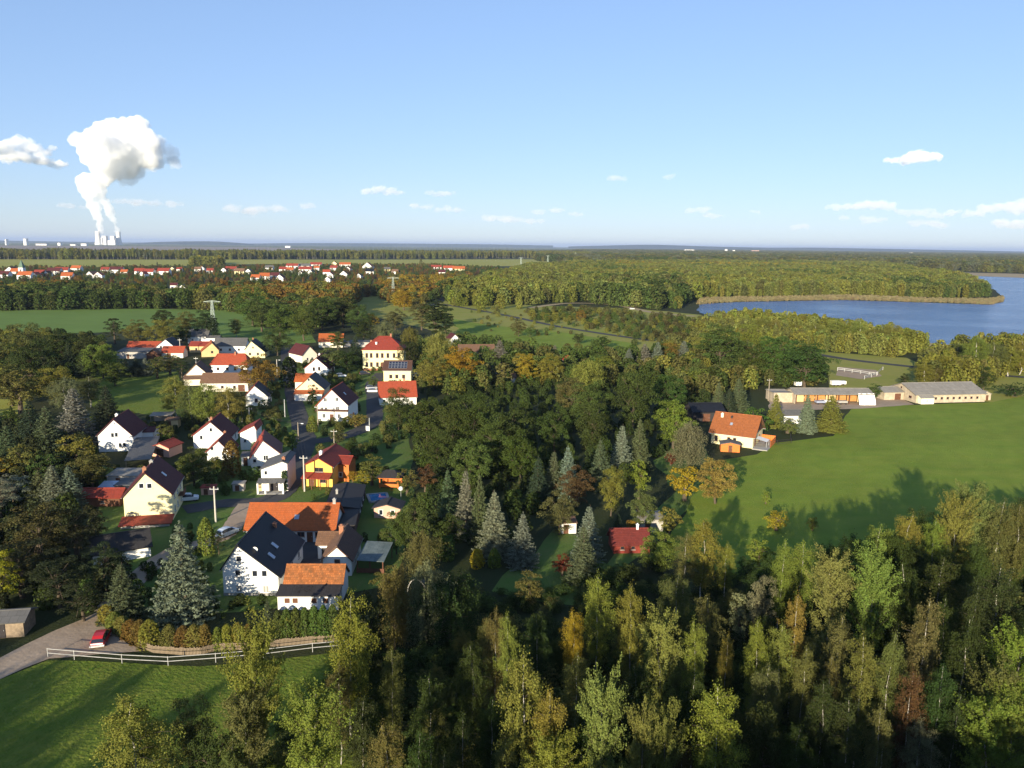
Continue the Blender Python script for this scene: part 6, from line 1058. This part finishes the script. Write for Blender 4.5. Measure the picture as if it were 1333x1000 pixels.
mass('lake_wood', 'yellow-green young wood filling the peninsula behind the lake', 'woodland', [(592, 400), (578, 388), (640, 366), (690, 352), (760, 346), (850, 345), (1000, 345), (1150, 347), (1232, 363.5), (1268, 372), (1288, 386), (1250, 388.5), (1100, 384.5), (960, 386.5), (912, 389), (893, 395), (880, 403), (840, 398), (790, 391), (700, 396)], 6.8, (7.5, 18), RND + [SLM], (.33, .27, .4), ('asp', 'ol', 'wil', 'yg', 'wil', 'asp', 'yg', 'hy', 'asp', 'gn'), 4, wr=(.75, 1.2))
mass('golden_row', 'row of golden trees glowing along the back of the lake wood', 'woodland', [(800, 351.5), (800, 349.5), (930, 350), (1065, 351), (1065, 353), (930, 352.5)], 9, (13, 18), RND, (.5, .5), ('ye', 'yo', 'hy', 'ye'), 27)
mass('lake_wood_giants', 'taller rounded trees standing out in the middle of the lake wood', 'woodland', [(770, 396), (790, 376), (850, 372), (884, 384), (890, 394), (856, 403)], 10, (15, 21), RND, (.5, .5), ('gn', 'asp', 'mp', 'ol'), 28)
mass('yellow_copse', 'yellow copse at the foot of the far tree belt', 'woodland', [(250, 346), (252, 342.5), (288, 342.5), (290, 346)], 10, (12, 20), RND, (.5, .5), ('hy', 'ye', 'wil'), 29)
mass('village_wood', 'dark green wood in front of the distant village', 'woodland', [(-90, 406), (-90, 386), (60, 384), (140, 392), (165, 393), (190, 388), (226, 394), (250, 388), (330, 384), (470, 384), (482, 386), (466, 390), (455, 400), (450, 424), (400, 428), (345, 426), (322, 412), (290, 404), (200, 402)], 8.5, (11, 16), RND + [MP[5]], (.5, .4, .1), ('mp', 'gn', 'mp', 'ol', 'gn', 'hy', 'org'), 5)
mass('village_trees', 'garden trees scattered between the houses of the distant village', 'woodland', [(-90, 374), (-90, 352), (60, 349), (560, 345), (650, 350), (660, 366), (600, 372), (490, 376), (330, 372), (200, 384), (60, 376)], 13, (3, 7.5), RND + [SLM, CON, MP[5]], (.35, .25, .15, .1, .15), ('mp', 'gn', 'ol', 'rb', 'org', 'gn'), 6)
mass('track_copse', 'mixed autumn copse right of the grey pylon', 'woodland', [(484, 384), (500, 372), (590, 364), (612, 362), (598, 372), (566, 392), (540, 402), (516, 398)], 9, (8, 13), RND + [MP[5]], (.4, .3, .3), ('yo', 'ol', 'org', 'gn', 'mp'), 7)
mass('left_copse', 'dark thicket of rounded trees at the far left behind the spruces', 'woodland', [(-120, 520), (-120, 436), (30, 438), (110, 446), (135, 456), (140, 474), (150, 488), (95, 488), (90, 520), (28, 518)], 6.5, (5, 8), RND, (.5, .5), ('mp', 'dk', 'ol', 'dk', 'hy'), 8)
mass('shaded_thicket', 'thicket with shade-dark leaf tints filling the left gardens', 'woodland', [(-140, 800), (-140, 548), (20, 546), (120, 592), (128, 640), (85, 664), (150, 700), (125, 735), (176, 742), (150, 782), (126, 792), (60, 812), (0, 800)], 4.4, (3, 6), RND + [CON], (.4, .4, .2), ('dk', 'mp', 'pn'), 9, wr=(.8, 1.3))  # dk and pn tints carry the gardens' shade in leaf colour
mass('lane_shrubs', 'dark shrubs crowding both sides of the shaded lane', 'shrubs', [(150, 792), (185, 735), (215, 704), (262, 694), (262, 726), (222, 742), (212, 790), (190, 800)], 2.2, (1.2, 2.6), RND, (.5, .5), ('dk', 'mp', 'dk'), 26, wr=(.9, 1.5), clear=True)
mass('house_shrubs', 'dark shrubs round the foot of the big black-roofed white house', 'shrubs', [(288, 783), (282, 735), (262, 728), (222, 752), (206, 800), (240, 808), (290, 806), (330, 800), (362, 792), (366, 782)], 1.9, (.7, 2.0), RND, (.5, .5), ('dk', 'mp', 'dk', 'ol'), 30, wr=(.9, 1.5))
mass('village_greenery', 'low garden shrubs between the village houses', 'shrubs', [(60, 600), (130, 540), (240, 545), (330, 530), (380, 470), (470, 460), (560, 470), (560, 560), (470, 600), (530, 620), (530, 700), (470, 720), (300, 660), (230, 700), (120, 640)], 4.0, (1.2, 2.9), RND, (.5, .5), ('dk', 'ol', 'gn', 'mp'), 10, wr=(.9, 1.5))
mass('centre_thicket', 'dark understorey of the wood in the centre', 'woodland', [(540, 560), (560, 530), (640, 500), (700, 482), (900, 482), (925, 530), (890, 590), (850, 600), (840, 620), (760, 640), (720, 660), (700, 700), (610, 735), (560, 735), (548, 690), (550, 640)], 4.6, (2, 4.5), RND + [CON], (.45, .4, .15), ('dk', 'mp', 'dk', 'mp'), 11)
mass('centre_north_thicket', 'mixed trees between the school and the lake meadows', 'woodland', [(540, 500), (545, 452), (590, 446), (700, 462), (840, 470), (905, 452), (985, 446), (1060, 470), (1080, 500), (1000, 505), (930, 520), (700, 500), (600, 520)], 6.5, (5, 9), RND + [CON], (.45, .45, .1), ('gn', 'ol', 'mp', 'hy'), 12)
mass('shore_wood', 'yellow-green wood of young birches on the near lake shore', 'woodland', [(905, 462), (902, 440), (930, 428), (960, 424), (1085, 434), (1160, 446), (1212, 458), (1160, 466), (1080, 458), (1000, 456)], 5.0, (8, 12), RND + [SLM], (.25, .2, .55), ('yg', 'wil', 'asp', 'hy', 'ol'), 13, wr=(.7, 1.1))
mass('east_shore_wood', 'yellow-green birch wood at the right edge by the lake', 'woodland', [(1196, 504), (1202, 480), (1240, 464), (1285, 462), (1460, 470), (1460, 486), (1310, 486), (1290, 500), (1240, 512)], 5.6, (8, 12), RND + [SLM], (.35, .25, .4), ('hy', 'yg', 'ol', 'gn'), 14, wr=(.7, 1.1))
mass('meadow_shrubs', 'olive shrubs on the rough ground by the lake path', 'shrubs', [(690, 418), (684, 406), (760, 402), (860, 412), (915, 420), (915, 446), (850, 446), (800, 436), (740, 424)], 7, (2.2, 5), RND, (.5, .5), ('ol', 'pb', 'gn', 'hy'), 15, wr=(1, 1.6))
mass('rough_meadow_bushes', 'single low bushes dotted over the rough meadow by the lake path', 'shrubs', [(600, 412), (620, 400), (700, 408), (760, 424), (850, 440), (830, 456), (720, 440), (640, 432)], 15, (1.2, 3.2), RND, (.5, .5), ('ol', 'gn', 'pb', 'hy'), 34, wr=(1, 1.7))
mass('field_shrubs', 'hedge bushes along the edges of the crop field and the meadows', 'shrubs', [(590, 448), (640, 446), (720, 466), (860, 478), (860, 488), (720, 474), (640, 458)], 6.5, (2, 4.5), RND, (.5, .5), ('gn', 'ol', 'mp'), 16)
mass('reed_belt', 'tan reed belt along the far shore of the lake', 'reeds', [(906, 397), (912, 390), (960, 388), (1100, 386), (1200, 389.5), (1288, 390), (1305, 387), (1307, 392.5), (1290, 396.5), (1200, 393.5), (1100, 390.6), (1040, 391.6), (960, 393)], 3.4, (1.8, 3.0), RND, (.5, .5), ('reed',), 17, wr=(1.1, 1.8), clear=False)
# understorey of the foreground wood, leaf tints darkened to blacken its shaded gaps, and the trees of the same wood just below the picture, which shade it
def real(kind, i): return next(o for o in C.objects if o.data is PROTO[kind][i]['crown'])
WOOD = [P(440, 872)[:2], P(520, 800)[:2], P(600, 770)[:2], P(700, 765)[:2], P(790, 745)[:2], P(850, 735)[:2], P(880, 760)[:2], P(985, 742)[:2], P(1080, 775)[:2], P(1150, 740)[:2], P(1350, 705)[:2], P(1500, 720)[:2], P(1450, 1000)[:2], P(666, 1010)[:2], P(300, 1010)[:2], P(380, 930)[:2]]
WOODF = [P(450, 912)[:2], P(520, 872)[:2], P(600, 858)[:2], P(700, 866)[:2], P(790, 840)[:2], P(880, 830)[:2], P(985, 826)[:2], P(1080, 848)[:2], P(1150, 800)[:2], P(1350, 775)[:2], P(1500, 790)[:2], P(1450, 1000)[:2], P(666, 1010)[:2], P(470, 1010)[:2]]
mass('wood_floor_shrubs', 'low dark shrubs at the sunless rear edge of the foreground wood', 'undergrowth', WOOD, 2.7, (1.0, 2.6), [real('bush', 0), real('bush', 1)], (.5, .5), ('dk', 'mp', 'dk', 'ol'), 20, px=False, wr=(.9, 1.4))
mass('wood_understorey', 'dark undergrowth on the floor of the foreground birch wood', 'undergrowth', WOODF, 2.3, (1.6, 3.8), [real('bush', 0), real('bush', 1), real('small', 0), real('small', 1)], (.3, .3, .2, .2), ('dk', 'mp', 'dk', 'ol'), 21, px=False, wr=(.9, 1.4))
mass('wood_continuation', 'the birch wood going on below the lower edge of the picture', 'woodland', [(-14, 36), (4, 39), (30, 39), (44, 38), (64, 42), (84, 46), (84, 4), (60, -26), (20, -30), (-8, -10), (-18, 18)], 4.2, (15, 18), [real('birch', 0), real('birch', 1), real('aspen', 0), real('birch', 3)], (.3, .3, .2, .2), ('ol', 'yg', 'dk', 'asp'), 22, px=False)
mass('wood_filler', 'younger birches added with shade-dark tints under the tall ones of the foreground wood', 'woodland', WOODF, 5.2, (4.5, 7), [real('birch', 0), real('birch', 1), real('birch', 2), real('aspen', 0)], (.3, .3, .2, .2), ('dk', 'dk', 'mp', 'ol'), 25, px=False)  # filler added to blacken gaps, shade put into its leaf tints
mass('meadow_edge_wood', 'young birches with shade-dark leaf tints at the wood edge along the big meadow', 'woodland', [(985, 806), (1090, 792), (1160, 772), (1250, 738), (1440, 716), (1440, 775), (1250, 800), (1100, 838), (1000, 842)], 4.8, (9, 12), [real('birch', 1), real('birch', 3), real('birch', 4), real('aspen', 1)], (.3, .3, .2, .2), ('dk', 'dk', 'mp', 'ol'), 33)  # closes the meadow shadow; the trees' own shade is put into dark tints
mass('wood_west', 'scattered birches behind the paddock below the picture', 'woodland', [(-88, 22), (-70, 16), (-48, 18), (-46, 30), (-62, 36), (-84, 46)], 6.5, (13, 17), [real('birch', 1), real('birch', 2)], (.5, .5), ('ol', 'yg'), 23, px=False)
# grass tufts on the near paddock
gb = MB(); gg = np.random.default_rng(5)
tuft_v = []
for i in range(26):
    a = gg.uniform(0, 6.28); r0 = gg.uniform(0, .35); x, y = r0*math.cos(a), r0*math.sin(a); h_ = gg.uniform(.12, .34); l_ = gg.uniform(-.12, .12, 2); b2 = gg.uniform(0, 3.14); dx, dy = .035*math.cos(b2), .035*math.sin(b2); gb.face([(x - dx, y - dy, 0), (x + dx, y + dy, 0), (x + l_[0], y + l_[1], h_)])
GR = FOL
gm = gb.mesh('grass_tuft', GR)
for nm in ('var', 'hue'): gm.attributes.new(nm, 'FLOAT', 'POINT').data.foreach_set('value', gg.uniform(0, 1, len(gm.vertices)).astype(np.float32))
TINT['grs'] = (.10, .17, .026); TINT['gr2'] = (.14, .17, .035)
tf = link('grass_tuft', gm, None, tuple(P(120, 872))); tf['tint'] = TINT['grs']; tag(tf, 'single longer grass tuft in the paddock just below the white rails', 'grass'); tf['kind'] = 'stuff'
PADP = [P(64, 862)[:2], P(260, 870)[:2], P(437, 853)[:2], P(520, 860)[:2], P(430, 1000)[:2], P(-60, 1010)[:2], P(-40, 905)[:2]]
mass('paddock_turf', 'rough green grass of the paddock below the white rails', 'grass', PADP, .42, (.16, .36), [tf], (1,), ('grs', 'gr2', 'grs'), 24, px=False, wr=(.9, 1.6), clear=False)

# ------------------------------------------------------------ clouds, steam, haze
def lumps(name, parts, voxel, disp, dscale, mat_, subd=2):
    """cauliflower of overlapping balls fused into one skin and roughened"""
    bm = bmesh.new()
    for (c, r, sq) in parts:
        m = bmesh.ops.create_icosphere(bm, subdivisions=subd, radius=r); bmesh.ops.scale(bm, vec=sq, verts=m['verts']); bmesh.ops.translate(bm, vec=c, verts=m['verts'])
    me = bpy.data.meshes.new(name); bm.to_mesh(me); bm.free(); me.materials.append(mat_); o = link(name, me)
    rm = o.modifiers.new('fuse', 'REMESH'); rm.mode = 'VOXEL'; rm.voxel_size = voxel; rm.use_smooth_shade = True
    for k, (d, s) in enumerate(((disp, dscale), (disp*.55, dscale*.36), (disp*.34, dscale*.13))):
        tx = bpy.data.textures.new(name + str(k), 'CLOUDS'); tx.noise_scale = s; tx.noise_depth = 3; dm = o.modifiers.new('rough', 'DISPLACE'); dm.texture = tx; dm.strength = d; dm.mid_level = .5; dm.texture_coords = 'GLOBAL'
    return o
def white_mat(key, col):
    m = bpy.data.materials.new(key); m.use_nodes = True; n, l = ns(m); n.remove(n['Principled BSDF']); d = n.new('ShaderNodeBsdfDiffuse'); d.inputs[0].default_value = (*col, 1); t = n.new('ShaderNodeBsdfTranslucent'); t.inputs[0].default_value = (*col, 1); x = n.new('ShaderNodeMixShader'); x.inputs[0].default_value = .12
    l.new(d.outputs[0], x.inputs[1]); l.new(t.outputs[0], x.inputs[2]); l.new(x.outputs[0], n['Material Output'].inputs[0]); return m
def vol_mat(key, dens, col=(.97, .97, .98), aniso=0.0):
    m = bpy.data.materials.new(key); m.use_nodes = True; n, l = ns(m); n.remove(n['Principled BSDF']); v = n.new('ShaderNodeVolumePrincipled'); v.inputs['Color'].default_value = (*col, 1); v.inputs['Density'].default_value = dens; v.inputs['Anisotropy'].default_value = aniso; l.new(v.outputs[0], n['Material Output'].inputs['Volume']); return m
STEAM = vol_mat('steam', .011, (1, 1, 1), -.2); VEIL = vol_mat('steam_veil', .0045, (1, 1, 1), -.1)
def sky_at(px, py, dist, off=0.0):
    d = ray(px, py); k = dist/math.hypot(d[0], d[1]); return np.array(CO + d*k) + np.array((PS[0], PS[1], 0))/12000*off
k_ = 12000/F_PX
g = np.random.default_rng(31)
def puffs(pts, n, r_of, dist=12000):
    out = []
    for i in range(n):
        u = i/(n - 1)*(len(pts) - 1); a = min(int(u), len(pts) - 2); q = u - a; px = pts[a][0]*(1 - q) + pts[a + 1][0]*q; py = pts[a][1]*(1 - q) + pts[a + 1][1]*q; rr = (pts[a][2]*(1 - q) + pts[a + 1][2]*q)*g.uniform(.75, 1.15)
        out.append((Vector(sky_at(px + g.normal()*rr*.25, py + g.normal()*rr*.2, dist, g.normal()*rr*.3*k_)), rr*k_, (1, 1, 1)))
    return out
pl = puffs([(131.3, 299, 3.6), (130.6, 293, 3.8), (129, 285, 4.2), (125, 272, 4.6), (120, 258, 6), (116, 246, 7), (112, 238, 9)], 34, None) + puffs([(151.6, 300, 3.4), (150, 293, 3.6), (147, 284, 4.0), (142, 272, 4.4), (136, 260, 5), (128, 247, 7)], 28, None)
for px, py, rr in ((112, 236, 11), (124, 240, 9), (134, 226, 15), (146, 222, 14), (140, 206, 23), (120, 200, 17), (112, 188, 14), (152, 186, 26), (138, 180, 22), (150, 167, 15), (160, 166, 13), (170, 186, 22), (176, 200, 20), (184, 172, 13), (190, 190, 17), (192, 204, 12), (168, 214, 14)):
    for j in range(3): out = None; pl.append((Vector(sky_at(px + g.normal()*rr*.35, py + g.normal()*rr*.35, 12000, g.normal()*rr*.6*k_)), rr*k_*g.uniform(.5, .8), (1, 1, 1)))
    pl.append((Vector(sky_at(px, py, 12000)), rr*k_*.85, (1, 1, 1)))
o = lumps('steam_plume', pl, 17, 120, 170, STEAM); 
vp = []
for px, py, rr in ((196, 202, 18), (208, 206, 14), (219, 206, 10), (172, 218, 16), (200, 186, 13), (186, 168, 10), (156, 228, 14), (186, 214, 16), (206, 194, 12), (227, 207, 6), (196, 176, 9)):
    for j in range(4): vp.append((Vector(sky_at(px + g.normal()*rr*.4, py + g.normal()*rr*.3, 12000, 120 + g.normal()*rr*.5*k_)), rr*k_*g.uniform(.35, .7), (1, 1, 1)))
lumps('drifting_veil', vp, 22, 130, 150, VEIL).parent = o
tag(o, 'huge white steam plume rising from the cooling towers and drifting right', 'steam'); o['kind'] = 'stuff'
def cloud(label, blobs, dist, m, flat=.6, voxel=None, disp=.45):
    kk = dist/F_PX; ps = []
    for px, py, rx in blobs:
        for j in range(8): ps.append((Vector(sky_at(px + g.normal()*rx*.4, py + g.normal()*rx*.14, dist, g.normal()*rx*.4*kk)), rx*kk*g.uniform(.25, .6), (1.3, 1, flat)))
        ps.append((Vector(sky_at(px, py, dist)), rx*kk*.7, (1.2, 1, flat)))
    r_m = max(b[2] for b in blobs)*kk; o = lumps('cloud', ps, voxel or r_m*.085, r_m*disp*1.3, r_m*.45, m); tag(o, label, 'cloud', 'small fair-weather clouds'); o['kind'] = 'stuff'; return o
cloud('white-topped cumulus cut by the left edge beside the plume', [(8, 190, 14), (26, 184, 15), (40, 192, 14), (60, 200, 9), (-14, 192, 16), (70, 193, 6), (20, 202, 18), (52, 210, 14), (80, 214, 10)], 13000, vol_mat('cloud_white', .007, (1, 1, 1), -.2), .45, 24)
CV = vol_mat('cloud_vapour', .0030, (.995, .985, .99), -.12); CB = vol_mat('bright_cloud_vapour', .006, (1, .99, .99), -.2); CT = vol_mat('thin_cloud_vapour', .0017, (1, .955, .965), -.12)
SC = [('small bright cloud alone high at the right', [(1168, 210, 9), (1184, 208, 12), (1202, 205, 15), (1216, 204, 12)], CB), ('small cloud low above the middle of the village', [(478, 249, 9), (492, 247, 11), (508, 249, 10), (520, 251, 7)], CV), ('thin grey cloud right of the low small cloud', [(562, 251, 8), (576, 252, 10), (586, 252, 6)], CT), ('pinkish puff low over the far plain', [(572, 273, 7), (582, 271, 8), (594, 274, 8)], CT), ('long pink streak right of the steam columns', [(152, 262, 7), (165, 262, 9), (180, 264, 10), (200, 265, 10), (222, 266, 9), (236, 266, 6)], CT), ('faint pink smudge left of the steam columns', [(82, 267, 8), (92, 268, 7), (108, 270, 6)], CT),
 ('pink puffs low right of centre', [(900, 274, 9), (915, 273, 10), (928, 281, 9), (984, 276, 6)], CT), ('row of pinkish puffs above the lake wood', [(1088, 269, 9), (1104, 269, 11), (1128, 268, 12), (1146, 267, 15), (1160, 270, 9)], CV), ('lower pink puff above the lake', [(1098, 284, 8), (1132, 286, 12), (1148, 286, 8)], CT), ('pink cloud bank near the right edge', [(1238, 277, 10), (1270, 278, 12), (1292, 272, 14), (1310, 270, 14), (1330, 272, 16), (1350, 274, 16)], CV), ('small pink cloud under the right bank', [(1302, 291, 10), (1316, 292, 12), (1330, 294, 9)], CV), ('faint pink puff over the horizon right of centre', [(1036, 296, 9), (1048, 295, 8)], CT), ('faint streak of pink cloud over the centre horizon', [(700, 276, 9), (725, 274, 9), (750, 279, 8)], CT), ('low pink streaks above the middle of the horizon', [(640, 284, 10), (662, 286, 12), (690, 288, 10), (540, 268, 8), (556, 270, 8)], CT), ('broad faint cloud bar low at the right', [(1180, 276, 10), (1200, 277, 12), (1216, 280, 10), (1190, 290, 10), (1220, 292, 12)], CT), ('thin lilac streaks low left of centre', [(300, 272, 12), (330, 274, 14), (360, 272, 12), (400, 268, 10)], CT), ('pale wisp above the middle of the wood', [(800, 232, 10), (870, 230, 8)], CT)]
for lab, bl, m in SC: cloud(lab, bl, 16000, m, .5)
hz = MB().box(-50000, 50000, -700, 70000, -1.2, 215).build('haze', vol_mat('haze_air', .000034, (.46, .57, .83))); hz['kind'] = 'stuff'; hz['label'] = 'thin blue autumn haze over the far plain'; hz['category'] = 'haze'; hz.display_type = 'WIRE'
